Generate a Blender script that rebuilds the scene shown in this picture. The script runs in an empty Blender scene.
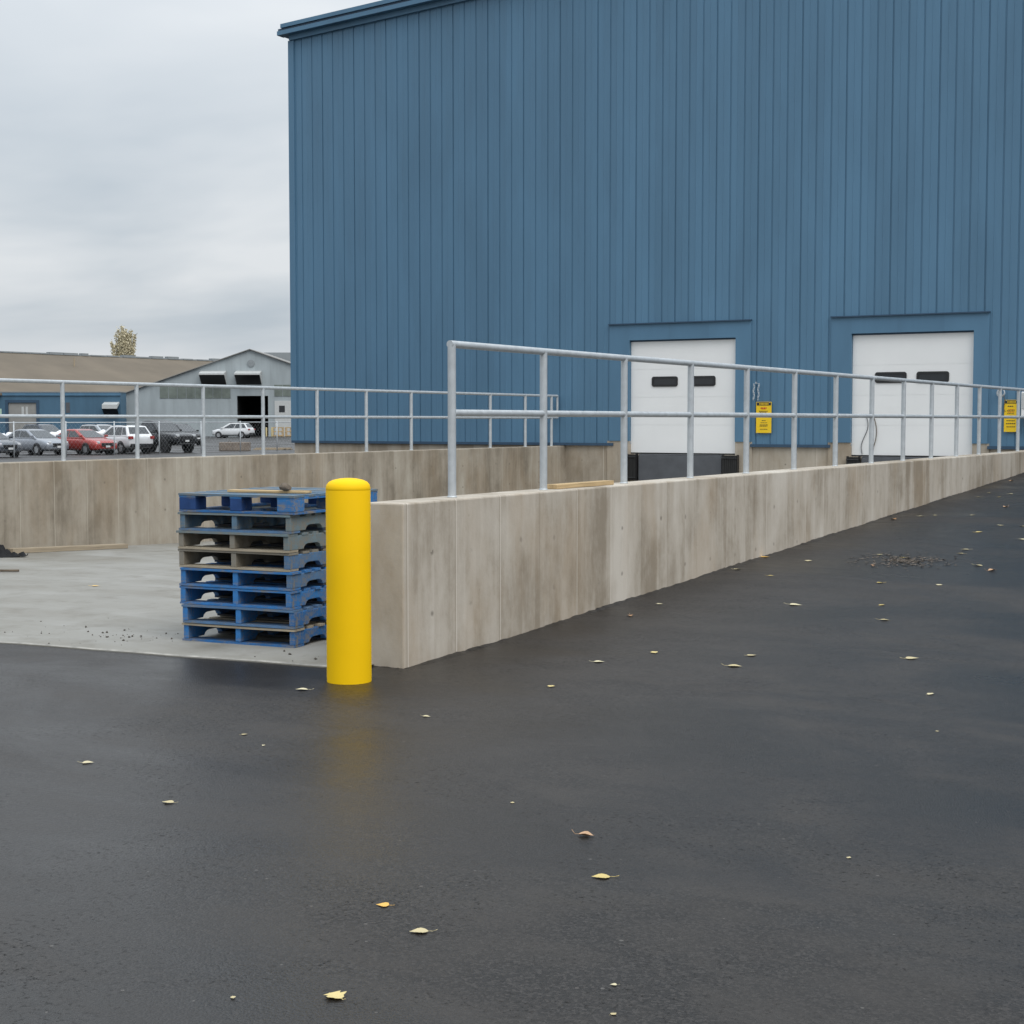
import bpy, bmesh, math, random
from mathutils import Vector, Matrix
random.seed(7)
SC = bpy.context.scene
COL = SC.collection
R = math.radians
EYE = 1.65
PITCH = 3.3968
YAW = 29.8085

# ------------------------------------------------------------------ materials
def lin(r, g, b):
    f = lambda c: (c/255/12.92) if c/255 <= .04045 else ((c/255+.055)/1.055)**2.4
    return (f(r), f(g), f(b), 1)

class NT:
    """tiny node-tree helper"""
    def __init__(s, mat):
        s.t = mat.node_tree; s.n = s.t.nodes; s.l = s.t.links
        s.b = s.n.get('Principled BSDF')
    def node(s, kind, **kw):
        n = s.n.new(kind)
        for k, v in kw.items(): setattr(n, k, v)
        return n
    def put(s, sock, v):
        if hasattr(v, 'is_linked'): s.l.new(v, sock)
        else: sock.default_value = v
    def coord(s, kind='Object', scale=(1, 1, 1), loc=(0, 0, 0)):
        c = s.node('ShaderNodeTexCoord'); m = s.node('ShaderNodeMapping')
        s.l.new(c.outputs[kind], m.inputs['Vector'])
        m.inputs['Scale'].default_value = scale; m.inputs['Location'].default_value = loc
        return m.outputs['Vector']
    def noise(s, vec, scale=5, detail=4, rough=.55, dist=0):
        n = s.node('ShaderNodeTexNoise')
        s.l.new(vec, n.inputs['Vector'])
        n.inputs['Scale'].default_value = scale; n.inputs['Detail'].default_value = detail
        n.inputs['Roughness'].default_value = rough; n.inputs['Distortion'].default_value = dist
        return n.outputs['Fac']
    def ramp(s, fac, stops):
        n = s.node('ShaderNodeValToRGB'); s.l.new(fac, n.inputs['Fac'])
        e = n.color_ramp.elements
        while len(e) < len(stops): e.new(.5)
        for i, (p, c) in enumerate(stops):
            e[i].position = p
            e[i].color = c if hasattr(c, '__len__') else (c, c, c, 1)
        return n.outputs['Color']
    def math(s, op, a, b=0.0, c=None):
        n = s.node('ShaderNodeMath', operation=op)
        s.put(n.inputs[0], a); s.put(n.inputs[1], b)
        if c is not None: s.put(n.inputs[2], c)
        return n.outputs[0]
    def mix(s, fac, a, b, mode='MIX'):
        n = s.node('ShaderNodeMix', data_type='RGBA', blend_type=mode)
        s.put(n.inputs[0], fac); s.put(n.inputs[6], a); s.put(n.inputs[7], b)
        return n.outputs[2]
    def maprange(s, v, a, b, c, d):
        n = s.node('ShaderNodeMapRange')
        s.put(n.inputs[0], v)
        for i, x in enumerate((a, b, c, d)): n.inputs[i+1].default_value = x
        return n.outputs[0]
    def bump(s, h, strength=.3, dist=.01):
        n = s.node('ShaderNodeBump'); s.l.new(h, n.inputs['Height'])
        n.inputs['Strength'].default_value = strength; n.inputs['Distance'].default_value = dist
        s.l.new(n.outputs['Normal'], s.b.inputs['Normal'])
    def set(s, **kw):
        names = dict(color='Base Color', rough='Roughness', metal='Metallic', spec='Specular IOR Level', trans='Transmission Weight', ior='IOR', coat='Coat Weight')
        for k, v in kw.items(): s.put(s.b.inputs[names[k]], v)

def newmat(name):
    m = bpy.data.materials.new(name); m.use_nodes = True
    return m, NT(m)

def simple(name, col, rough=.5, metal=0, var=.12, scale=6, bump=0, spec=.5, stretch=(1, 1, 1)):
    m, t = newmat(name)
    v = t.coord('Object', stretch)
    n = t.noise(v, scale, 5, .6)
    a = tuple(c*(1-var) for c in col[:3])+(1,); b = tuple(min(1, c*(1+var)) for c in col[:3])+(1,)
    t.set(color=t.ramp(n, [(.3, a), (.7, b)]), metal=metal, spec=spec,
          rough=t.maprange(n, .3, .7, max(.02, rough-.06), min(1, rough+.06)))
    if bump: t.bump(t.noise(v, scale*6, 3), bump, .004)
    return m

def concrete_wall_mat(name, axis, base, dark, light, top, spacing=.61):
    """board/panel-formed cast wall: panels, vertical streaks, tie holes, blotches (object coordinates, metres)"""
    m, t = newmat(name)
    c = t.node('ShaderNodeTexCoord'); sp = t.node('ShaderNodeSeparateXYZ')
    t.l.new(c.outputs['Object'], sp.inputs[0])
    u = sp.outputs[axis]; z = sp.outputs[2]
    k = t.math('DIVIDE', u, spacing)
    cell = t.math('FLOOR', k)
    wn = t.node('ShaderNodeTexWhiteNoise', noise_dimensions='1D'); t.l.new(cell, wn.inputs['W'])
    fr = t.math('FRACT', k)
    sv = (3.6, 1, .45) if axis == 0 else (1, 3.6, .45)
    streak = t.noise(t.coord('Object', sv), 1.0, 6, .62, .0)
    fine = t.noise(t.coord('Object', tuple(3*a for a in sv)), 1.3, 3, .6)
    blot = t.noise(t.coord('Object', (1, 1, .7)), 1.9, 8, .70, .15)
    big = t.noise(t.coord('Object', (.55, .55, .4), (3, 3, 0)), 1.0, 3, .5)
    s1 = t.math('ADD', t.math('MULTIPLY', streak, .40), t.math('MULTIPLY', blot, .44))
    s2 = t.math('ADD', s1, t.math('MULTIPLY', t.math('SUBTRACT', wn.outputs[0], .5), .055))
    w2 = t.node('ShaderNodeTexWhiteNoise', noise_dimensions='1D'); t.l.new(t.math('FLOOR', t.math('DIVIDE', t.math('ADD', u, .07), spacing/3)), w2.inputs['W'])
    s2 = t.math('ADD', s2, t.math('MULTIPLY', t.math('SUBTRACT', w2.outputs[0], .5), .07))
    s3 = t.math('ADD', s2, t.math('MULTIPLY', fine, .06))
    s3 = t.math('ADD', s3, t.math('MULTIPLY', t.math('SUBTRACT', big, .5), .32))
    col = t.ramp(s3, [(.34, dark), (.455, base), (.585, light)])
    # rusty/earthy tint blotches
    tint = t.ramp(t.noise(t.coord('Object', (1.1, 1.1, .45), (7, 2, 1)), 1.2, 4, .6, .3), [(.5, 0.0), (.72, 1.0)])
    col = t.mix(t.math('MULTIPLY', tint, .42), col, (base[0]*.82, base[1]*.68, base[2]*.52, 1))
    # form joint: thin dark line with pale fin beside it, only at some joints
    edge = t.math('MINIMUM', fr, t.math('SUBTRACT', 1.0, fr))
    jl = t.math('LESS_THAN', edge, .009)
    jsel = t.math('MULTIPLY', jl, t.math('MULTIPLY', t.math('GREATER_THAN', wn.outputs[0], .35), .5))
    col = t.mix(jsel, col, dark)
    # pale fin of grout beside some joints
    fin = t.math('MULTIPLY', t.math('MULTIPLY', t.math('GREATER_THAN', fr, .012), t.math('LESS_THAN', fr, .030)), t.math('GREATER_THAN', w2.outputs[0], .45))
    col = t.mix(t.math('MULTIPLY', fin, .7), col, tuple(min(1, c*1.12) for c in light[:3])+(1,))
    # tie holes: two rows
    du = t.math('MULTIPLY', t.math('SUBTRACT', fr, .5), spacing)
    dz = t.math('SUBTRACT', t.math('ABSOLUTE', t.math('SUBTRACT', z, .54)), .21)
    dz = t.math('ADD', dz, t.math('MULTIPLY', t.math('SUBTRACT', wn.outputs[0], .5), .05))
    jit = t.math('MULTIPLY', t.math('SUBTRACT', wn.outputs[0], .5), .22)
    rr = t.math('SQRT', t.math('ADD', t.math('POWER', t.math('ADD', du, jit), 2.0), t.math('POWER', dz, 2.0)))
    hole = t.maprange(t.math('ADD', rr, t.math('MULTIPLY', t.math('SUBTRACT', blot, .5), .035)), .010, .027, .55, 0.0)
    hole = t.math('MULTIPLY', hole, t.math('MULTIPLY', t.math('GREATER_THAN', blot, .46), t.maprange(w2.outputs[0], .1, .9, .35, 1.0)))
    col = t.mix(hole, col, (dark[0]*.3, dark[1]*.3, dark[2]*.3, 1))
    # sparse bug holes
    vo = t.node('ShaderNodeTexVoronoi'); t.l.new(t.coord('Object', (1, 1, 1)), vo.inputs['Vector']); vo.inputs['Scale'].default_value = 9
    bug = t.maprange(vo.outputs['Distance'], .03, .10, .45, 0.0)
    bug = t.math('MULTIPLY', bug, t.math('GREATER_THAN', fine, .56))
    col = t.mix(bug, col, dark)
    t.set(color=col, rough=.85, spec=.3)
    h = t.math('ADD', t.math('MULTIPLY', fine, .5), t.math('MULTIPLY', hole, -1.2))
    h = t.math('ADD', h, t.math('MULTIPLY', jsel, -.6))
    h = t.math('ADD', h, t.math('MULTIPLY', t.noise(t.coord('Object'), 45, 3), .35))
    t.bump(h, .5, .006)
    return m

def asphalt_mat():
    m, t = newmat('asphalt')
    v = t.coord('Object')
    agg = t.noise(v, 150, 3, .64)
    vo = t.node('ShaderNodeTexVoronoi'); t.l.new(v, vo.inputs['Vector']); vo.inputs['Scale'].default_value = 104
    vs_ = t.node('ShaderNodeSeparateColor'); t.l.new(vo.outputs['Color'], vs_.inputs[0])
    mid = t.noise(v, 7, 7, .72, .3)
    big = t.noise(t.coord('Object', (.5, .9, 1), (3.1, 1.4, 0)), .62, 6, .6, .7)
    mott = t.noise(t.coord('Object', (.9, 1.6, 1), (8.3, 2.2, 0)), 1.6, 7, .68, .4)
    # stones of the mix: each cell its own grey, fine matrix between
    tone = t.math('ADD', t.math('MULTIPLY', vs_.outputs[0], .55), t.math('MULTIPLY', agg, .6))
    col = t.ramp(tone, [(.22, (.009, .0080, .0074, 1)), (.60, (.0188, .0168, .0155, 1)), (.93, (.048, .043, .0395, 1))])
    # paler dusty and darker damp areas
    col = t.mix(t.ramp(mott, [(.42, 0.0), (.62, .7)]), col, (.037, .0325, .0288, 1))
    col = t.mix(t.ramp(big, [(.42, .65), (.56, 0.0)]), col, (.0095, .0086, .0082, 1))
    # open-textured coarse patches with dark pits
    area = t.ramp(t.noise(v, 1.1, 5, .62, .5), [(.44, 0.06), (.59, 1.0)])
    pits = t.math('MULTIPLY', t.ramp(t.noise(v, 42, 5, .75), [(.562, 0.0), (.64, 1.0)]), area)
    col = t.mix(t.math('MULTIPLY', pits, .8), col, (.004, .004, .004, 1))
    sp = t.node('ShaderNodeTexVoronoi'); t.l.new(v, sp.inputs['Vector']); sp.inputs['Scale'].default_value = 30
    wn = t.node('ShaderNodeSeparateColor'); t.l.new(sp.outputs['Color'], wn.inputs[0])
    stone = t.math('MULTIPLY', t.math('LESS_THAN', sp.outputs['Distance'], t.math('MULTIPLY', wn.outputs[1], .22)), t.math('GREATER_THAN', wn.outputs[0], .975))
    col = t.mix(t.math('MULTIPLY', stone, .6), col, (.13, .12, .11, 1))
    t.set(color=col, spec=t.math('SUBTRACT', .36, t.math('MULTIPLY', pits, .32)))
    wet = t.ramp(big, [(.38, .30), (.5, .42), (.62, .57)])
    rg = t.math('ADD', wet, t.math('MULTIPLY', t.math('SUBTRACT', mott, .5), .25))
    t.set(rough=rg)
    h = t.math('ADD', t.math('MULTIPLY', t.math('SUBTRACT', 1.0, vo.outputs['Distance']), .8), t.math('MULTIPLY', vs_.outputs[1], .5))
    h = t.math('ADD', h, t.math('MULTIPLY', mid, .5))
    h = t.math('ADD', h, t.math('MULTIPLY', pits, -1.1))
    h = t.math('ADD', h, t.math('MULTIPLY', agg, .5))
    t.bump(h, .32, .0055)
    return m

def slab_mat():
    m, t = newmat('slab_concrete')
    v = t.coord('Object')
    broom = t.noise(t.coord('Object', (.45, 1.7, 1)), .9, 6, .6, .6)
    blot = t.noise(v, .9, 6, .62, .4)
    s = t.math('ADD', t.math('MULTIPLY', broom, .42), t.math('MULTIPLY', blot, .58))
    col = t.ramp(s, [(.30, (.17, .153, .124, 1)), (.5, (.245, .236, .211, 1)), (.68, (.305, .298, .278, 1))])
    # dirt along the front edge
    d = t.math('MULTIPLY', t.ramp(t.noise(v, 2.6, 6, .7), [(.5, 0.0), (.7, 1.0)]), .45)
    col = t.mix(d, col, (.13, .115, .09, 1))
    t.set(color=col, rough=t.ramp(blot, [(.35, .5), (.6, .85)]), spec=.35)
    t.bump(t.math('ADD', t.noise(v, 60, 3), t.math('MULTIPLY', broom, .6)), .3, .004)
    return m

def cladding_mat(name, col):
    m, t = newmat(name)
    c = t.node('ShaderNodeTexCoord'); sp = t.node('ShaderNodeSeparateXYZ')
    t.l.new(c.outputs['Object'], sp.inputs[0])
    cell = t.math('FLOOR', t.math('DIVIDE', sp.outputs[0], .915))
    wn = t.node('ShaderNodeTexWhiteNoise', noise_dimensions='1D'); t.l.new(cell, wn.inputs['W'])
    n = t.noise(t.coord('Object', (1.2, 1, .25)), 1.2, 5, .6, .2)
    s = t.math('ADD', t.math('MULTIPLY', t.math('SUBTRACT', wn.outputs[0], .5), .22), n)
    a = tuple(x*.90 for x in col[:3])+(1,); b = tuple(x*1.08 for x in col[:3])+(1,)
    cc = t.ramp(s, [(.3, a), (.7, b)])
    t.set(color=cc, rough=t.maprange(n, .3, .7, .42, .56), spec=.4)
    t.bump(t.noise(t.coord('Object', (2.2, 1, .5)), 1.0, 2), .10, .02)
    return m

def paint_wood(name, paint, wood, wear):
    m, t = newmat(name)
    g = t.noise(t.coord('Object', (3, 30, 30)), 1.6, 5, .65, .4)
    w = t.noise(t.coord('Object', (1, 1, 1)), 7, 6, .7, .3)
    fac = t.ramp(t.math('ADD', t.math('MULTIPLY', g, .45), t.math('MULTIPLY', w, .55)), [(wear-.07, 1.0), (wear+.07, 0.0)])
    wd = t.ramp(g, [(.3, tuple(c*.6 for c in wood[:3])+(1,)), (.7, wood)])
    pt = t.ramp(w, [(.3, tuple(c*.72 for c in paint[:3])+(1,)), (.7, tuple(min(1, c*1.2) for c in paint[:3])+(1,))])
    t.set(color=t.mix(fac, pt, wd), rough=.75, spec=.25)
    t.bump(g, .4, .003)
    return m

def lumber_mat(name, col):
    m, t = newmat(name)
    g = t.noise(t.coord('Object', (1.5, 28, 28)), 1.5, 5, .6, .5)
    t.set(color=t.ramp(g, [(.3, tuple(c*.62 for c in col[:3])+(1,)), (.65, col)]), rough=.8, spec=.2)
    t.bump(g, .3, .003)
    return m

def leaf_mat(name, a, b):
    m, t = newmat(name)
    oi = t.node('ShaderNodeObjectInfo')
    n = t.noise(t.coord('Object'), 40, 4, .6)
    f = t.math('ADD', t.math('MULTIPLY', oi.outputs['Random'], .6), t.math('MULTIPLY', n, .5))
    t.set(color=t.ramp(f, [(.2, a), (.8, b)]), rough=.55, spec=.4)
    return m

M = {}
M['asphalt'] = asphalt_mat()
M['slab'] = slab_mat()
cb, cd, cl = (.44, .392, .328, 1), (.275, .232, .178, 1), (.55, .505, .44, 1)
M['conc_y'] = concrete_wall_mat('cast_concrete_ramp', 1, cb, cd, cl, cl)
M['conc_pit_shaded'] = concrete_wall_mat('cast_concrete_pit_shaded', 1, (.335, .293, .235, 1), (.215, .183, .14, 1), (.425, .385, .32, 1), cl)  # same concrete, darker: shade from the ramp wall painted into the colour
M['conc_x'] = concrete_wall_mat('cast_concrete_dock', 0, (.38, .33, .265, 1), cd, (.46, .41, .34, 1), cl, 1.2)
M['blue'] = cladding_mat('blue_cladding', (.088, .188, .288, 1))
M['bluetrim'] = cladding_mat('blue_trim', (.085, .182, .280, 1))
M['bluedark'] = simple('blue_dark_trim_and_shadow', (.028, .066, .115, 1), .5, 0, .1)  # dark blue for painted shadow lines at trim, also dark flashing and frames
M['white'] = simple('white_door_enamel', (.80, .80, .79, 1), .4, 0, .025, 1.2)
M['black'] = simple('black_rubber', (.012, .012, .012, 1), .55, 0, .3, 20, .2)
M['frameblack'] = simple('black_plastic', (.015, .015, .016, 1), .35, 0, .2)
M['glassdark'] = simple('dark_glazing', (.02, .022, .025, 1), .08, 0, .1)
M['steelgrey'] = simple('grey_painted_steel', (.085, .09, .10, 1), .5, 0, .15, 4, .1)
M['galv'] = simple('galvanised_pipe', (.47, .50, .52, 1), .5, .25, .10, 14, .05)
M['galvdark'] = simple('galvanised_fence', (.52, .55, .57, 1), .5, .2, .1, 10)
M['yellow'] = simple('yellow_plastic', (.90, .545, .0004, 1), .66, 0, .035, 2.0, .05, .22)
M['paleyellow'] = simple('faded_yellow_paint', (.50, .41, .20, 1), .6, 0, .1)
M['signyellow'] = simple('yellow_sign_enamel', (.85, .56, .012, 1), .35, 0, .04, 3)
M['red'] = simple('red_print', (.55, .06, .02, 1), .5, 0, .1)
M['ink'] = simple('black_print', (.02, .02, .02, 1), .5, 0, .1)
M['lumber'] = lumber_mat('pale_lumber', (.55, .40, .22, 1))
M['lumberold'] = lumber_mat('weathered_lumber', (.40, .33, .24, 1))
M['stick'] = lumber_mat('dark_stick', (.14, .11, .08, 1))
M['tarp'] = simple('black_tarp', (.007, .007, .0075, 1), .6, 0, .3, 10, .3, .2)
M['stone'] = simple('brown_stone', (.13, .105, .08, 1), .9, 0, .3, 12, .4)
M['crumb'] = simple('dark_crumbs', (.07, .06, .048, 1), .9, 0, .4, 20)
M['leafy'] = leaf_mat('yellow_leaf', (.46, .34, .09, 1), (.62, .50, .22, 1))
M['leafp'] = leaf_mat('pale_leaf', (.46, .38, .20, 1), (.60, .54, .36, 1))
M['leafb'] = leaf_mat('brown_leaf', (.36, .20, .10, 1), (.46, .29, .17, 1))
M['leafo'] = leaf_mat('orange_leaf', (.70, .40, .08, 1), (.80, .52, .16, 1))
M['leafm'] = leaf_mat('crushed_leaf', (.075, .058, .044, 1), (.125, .098, .074, 1))
M['greyclad'] = cladding_mat('grey_cladding', (.335, .375, .39, 1))
M['greydark'] = simple('grey_flashing', (.22, .24, .25, 1), .6, 0, .1)
M['roofbrown'] = simple('brown_roof', (.155, .130, .100, 1), .9, 0, .16, .15, 0, .2)
M['roofgrey'] = simple('grey_roof', (.24, .235, .225, 1), .8, 0, .1, .2)
M['lightpanel'] = simple('translucent_panel', (.15, .175, .155, 1), .4, 0, .3, .9)
M['dark'] = simple('dark_interior', (.006, .006, .007, 1), .9, 0, .1)
M['bluefar'] = cladding_mat('blue_far_cladding', (.062, .135, .205, 1))
M['rolldoor'] = simple('grey_roller_door', (.27, .265, .25, 1), .6, 0, .08, 2)
M['hood'] = simple('pale_hood', (.52, .53, .52, 1), .5, .2, .08)
M['wrap'] = simple('white_wrap', (.80, .81, .83, 1), .35, 0, .05, 3)
M['barrier'] = simple('brown_block', (.20, .165, .135, 1), .9, 0, .3, 3, .3)
M['bark'] = simple('pale_bark', (.26, .22, .16, 1), .9, 0, .2, 3)
M['foliage'] = leaf_mat('autumn_foliage', (.40, .355, .215, 1), (.56, .50, .345, 1))
M['tyre'] = simple('tyre_rubber', (.016, .016, .017, 1), .8, 0, .15)
M['rim'] = simple('alloy_rim', (.40, .41, .42, 1), .35, .6, .1)
M['rimdark'] = simple('black_rim', (.03, .03, .032, 1), .4, .3, .1)
M['carglass'] = simple('car_glass', (.035, .042, .048, 1), .05, 0, .05, 2, 0, .7)
M['lamp'] = simple('headlamp_lens', (.62, .64, .66, 1), .12, 0, .05)
M['tail'] = simple('tail_lamp_lens', (.30, .02, .015, 1), .2, 0, .1)
M['plate'] = simple('number_plate', (.65, .66, .66, 1), .5, 0, .05)
def carpaint(name, c, metal=.25):
    m = simple(name, c, .22, metal, .03, 2); m.node_tree.nodes['Principled BSDF'].inputs['Coat Weight'].default_value = .6
    return m
M['c_grey'] = carpaint('grey_car_paint', (.27, .29, .325, 1), .4)
M['c_red'] = carpaint('red_car_paint', (.36, .040, .032, 1))
M['c_white'] = carpaint('white_car_paint', (.68, .69, .70, 1), 0)
M['c_black'] = carpaint('black_car_paint', (.012, .013, .015, 1), .1)
M['c_black'].node_tree.nodes['Principled BSDF'].inputs['Coat Weight'].default_value = .15
M['c_silver'] = carpaint('silver_car_paint', (.42, .44, .46, 1), .5)
M['c_dark'] = carpaint('charcoal_car_paint', (.09, .10, .115, 1), .4)
M['c_navy'] = carpaint('navy_car_paint', (.02, .03, .05, 1), .3)

# ------------------------------------------------------------------ mesh helpers
class MB:
    def __init__(s): s.v = []; s.f = []
    def add(s, vs, fs):
        o = len(s.v); s.v += [tuple(p) for p in vs]; s.f += [tuple(i+o for i in f) for f in fs]; return s
    def box(s, x0, x1, y0, y1, z0, z1, mat=None):
        vs = [Vector(p) for p in ((x0,y0,z0),(x1,y0,z0),(x1,y1,z0),(x0,y1,z0),(x0,y0,z1),(x1,y0,z1),(x1,y1,z1),(x0,y1,z1))]
        if mat is not None: vs = [mat @ p for p in vs]
        return s.add(vs, [(0,3,2,1),(4,5,6,7),(0,1,5,4),(1,2,6,5),(2,3,7,6),(3,0,4,7)])
    def tube(s, a, b, r, n=12, r2=None, caps=True):
        a = Vector(a); b = Vector(b); d = (b-a).normalized()
        x = d.orthogonal().normalized(); y = d.cross(x); r2 = r if r2 is None else r2
        vs = [a+(x*math.cos(2*math.pi*i/n)+y*math.sin(2*math.pi*i/n))*r for i in range(n)]
        vs += [b+(x*math.cos(2*math.pi*i/n)+y*math.sin(2*math.pi*i/n))*r2 for i in range(n)]
        fs = [(i,(i+1)%n,n+(i+1)%n,n+i) for i in range(n)]
        if caps: fs += [tuple(range(n-1,-1,-1)), tuple(range(n,2*n))]
        return s.add(vs, fs)
    def path(s, pts, r, n=6):
        for a, b in zip(pts[:-1], pts[1:]): s.tube(a, b, r, n)
        return s
    def lathe(s, prof, n=32, c=(0,0,0), cap=True):
        vs = []; fs = []
        for r, z in prof:
            for i in range(n):
                t = 2*math.pi*i/n; vs.append((c[0]+r*math.cos(t), c[1]+r*math.sin(t), c[2]+z))
        for k in range(len(prof)-1):
            for i in range(n):
                fs.append((k*n+i, k*n+(i+1)%n, (k+1)*n+(i+1)%n, (k+1)*n+i))
        if cap: fs.append(tuple(range((len(prof)-1)*n, len(prof)*n)))
        return s.add(vs, fs)
    def extrude(s, poly, d0, d1, fn):
        """poly: 2D outline; fn(p, q, d) -> 3D point"""
        n = len(poly)
        vs = [fn(p, q, d0) for p, q in poly]+[fn(p, q, d1) for p, q in poly]
        fs = [(i,(i+1)%n,n+(i+1)%n,n+i) for i in range(n)]+[tuple(range(n-1,-1,-1)), tuple(range(n,2*n))]
        return s.add(vs, fs)
    def torus(s, c, R0, r, axis='y', n=20, k=8, sx=1, sz=1):
        vs = []; fs = []
        for i in range(n):
            a = 2*math.pi*i/n
            for j in range(k):
                b = 2*math.pi*j/k; q = R0+r*math.cos(b)
                p = (q*math.cos(a)*sx, r*math.sin(b), q*math.sin(a)*sz)
                if axis == 'x': p = (p[1], p[0], p[2])
                vs.append((c[0]+p[0], c[1]+p[1], c[2]+p[2]))
        for i in range(n):
            for j in range(k):
                fs.append((i*k+j, ((i+1)%n)*k+j, ((i+1)%n)*k+(j+1)%k, i*k+(j+1)%k))
        return s.add(vs, fs)
    def build(s, name, mat, parent=None, smooth=False, bevel=0, subsurf=0, auto=None):
        me = bpy.data.meshes.new(name); me.from_pydata(s.v, [], s.f); me.update()
        bm = bmesh.new(); bm.from_mesh(me); bmesh.ops.recalc_face_normals(bm, faces=bm.faces[:])
        bm.to_mesh(me); bm.free()
        me.materials.append(mat)
        o = bpy.data.objects.new(name, me); COL.objects.link(o)
        if parent is not None: o.parent = parent
        if smooth:
            for p in me.polygons: p.use_smooth = True
            if auto: 
                me.set_sharp_from_angle(angle=R(auto))
        if bevel:
            b = o.modifiers.new('bevel', 'BEVEL'); b.width = bevel; b.segments = 2; b.limit_method = 'ANGLE'; b.angle_limit = R(40)
        if subsurf:
            b = o.modifiers.new('sub', 'SUBSURF'); b.levels = subsurf; b.render_levels = subsurf
        return o

def tag(o, label=None, cat=None, group=None, kind=None):
    if label: o['label'] = label
    if cat: o['category'] = cat
    if group: o['group'] = group
    if kind: o['kind'] = kind
    return o
def empty(name, loc, rz=0, label=None, cat=None, group=None):
    o = bpy.data.objects.new(name, None); COL.objects.link(o)
    o.location = loc; o.rotation_euler = (0, 0, rz); o.empty_display_size = .2
    return tag(o, label, cat, group)
def copy_tree(o, parent=None):
    c = o.copy(); COL.objects.link(c)
    if parent is not None: c.parent = parent
    for ch in list(o.children): copy_tree(ch, c)
    return c

# ------------------------------------------------------------------ ground
X_OUT, X_IN = -5.697, -5.997          # ramp-side wall faces
L_IN, L_OUT = -15.957, -16.257        # far pit wall faces
FAC = 30.2                            # warehouse cladding plane
def edge(x): return 8.30+.1026*(x+6.0)
def ramp(y):
    s = y-8.95
    return .0382*(s if s > 1 else 0 if s < -1 else (s+1)**2/4)
def slab_z(y): return .014 if y < 11 else .014-.032*(y-11)
def smooth(t): t = max(0, min(1, t)); return t*t*(3-2*t)
def ground_z(x, y):
    if x > -5.9: return ramp(min(y, 34))
    if x < -16.15: return -.35*smooth((y-5)/7)
    e = edge(x)
    if y < e+.08: return 0
    return (slab_z(y)-.07)*1.0 if y > e+.26 else -.056*(y-e-.08)/.18
xs = [-700,-400,-250,-160,-110,-80,-60,-45,-35,-28,-23,-19,-17,-16.25,-16.2,-16.1,-16.0,-15.95,-15,-14,-13,-12,-11,-10,-9,-8,-7.5,-7,-6.5,-6.0,-5.96,-5.88,-5.8,-5.7,-5,-4,-3,-2,-1,0,2,5,10,18,30,60,120,300]
ys = [-120,-50,-20,-8,-3,0,2,4,5,6,6.5]+[6.8+.08*i for i in range(40)]+[10.2,10.6,11]+[12+i for i in range(19)]+[31,34,40,50,65,80,100,130,170,220,300,450,800,1500]
vs = [(x, y, ground_z(x, y)) for y in ys for x in xs]
nx = len(xs)
fs = [(j*nx+i, j*nx+i+1, (j+1)*nx+i+1, (j+1)*nx+i) for j in range(len(ys)-1) for i in range(nx-1)]
g = MB().add(vs, fs).build('asphalt_ground', M['asphalt'], smooth=True)
tag(g, kind='structure')

sx = [L_IN-.06]+[-15.8+.35*i for i in range(28)]+[X_IN+.06]
srows = []
for x in sx:
    col = []
    e0 = edge(x)+.018*math.sin(x*5.3)*math.sin(x*1.7+1)
    for y in [e0, e0+.028, e0+.3, 9.0, 10, 11]+[12+i for i in range(18)]+[FAC+.08]:
        col.append((x, y, slab_z(y)-(.006 if y == e0 else 0)))
    srows.append([(x, e0-.004, -.12)]+col)
ny = len(srows[0])
mb = MB().add([p for c in srows for p in c], [(i*ny+j, (i+1)*ny+j, (i+1)*ny+j+1, i*ny+j+1) for i in range(len(srows)-1) for j in range(ny-1)])
so_ = mb.build('pavement_slab', M['slab'], smooth=True, auto=30)
so_.data.materials.append(simple('pale_slab_edge', (.29, .278, .25, 1), .9, 0, .4, 9, .3))  # paler strip along the slab's front edge
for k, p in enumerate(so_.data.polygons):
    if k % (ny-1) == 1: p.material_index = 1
tag(so_, kind='structure')

# ------------------------------------------------------------------ retaining walls
def wall(name, x0, x1, y0, y1, ztop, label, mat):
    mb = MB()
    o = None
    n = 22
    for i in range(1):
        mb.box(x0, x1, y0, y1, -1.0, ztop)
    o = mb.build(name, mat, bevel=.012)
    return tag(o, label, 'wall', 'concrete retaining walls of the truck pit')
wall('retaining_wall', X_IN, X_OUT, 8.50, FAC+.06, 1.10, 'streaked concrete retaining wall running beside the asphalt ramp, square end by the yellow bollard', M['conc_y'])
wall('retaining_wall', L_OUT, L_IN, 5.6, FAC+.06, 1.085, 'stained concrete retaining wall on the far side of the pit, with parked cars beyond it', M['conc_pit_shaded'])

mb = MB(); rl = random.Random(11)
yy = 8.50; row = []
while yy < 29.9:
    w_ = .022+.020*rl.random()+.012*math.sin(yy*3.1); h_ = (.003+.011*rl.random()+.005*math.sin(yy*2.3))*min(1, (yy-8.5)/.5)
    zg = ramp(yy)
    row += [(X_OUT-.02, yy, zg+max(.0015, h_)), (X_OUT+w_*.5, yy+rl.uniform(-.02, .02), zg+max(.0015, h_)*.8), (X_OUT+w_*2.0, yy, zg-.004)]
    yy += .055
n_ = len(row)//3
mb.add(row, [(3*i+k, 3*i+k+1, 3*i+k+4, 3*i+k+3) for i in range(n_-1) for k in (0, 1)])
row = []
xx = X_IN-.01
while xx < X_OUT-.01:
    h_ = .002+.007*rl.random()
    row += [(xx, 8.52, h_), (xx, 8.485-.015*rl.random(), h_*.8), (xx, 8.44, -.004)]; xx += .03
n_ = len(row)//3
mb.add(row, [(3*i+k, 3*i+k+3, 3*i+k+4, 3*i+k+1) for i in range(n_-1) for k in (0, 1)])
tag(mb.build('asphalt_lip', M['asphalt'], smooth=True), kind='structure')

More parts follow.
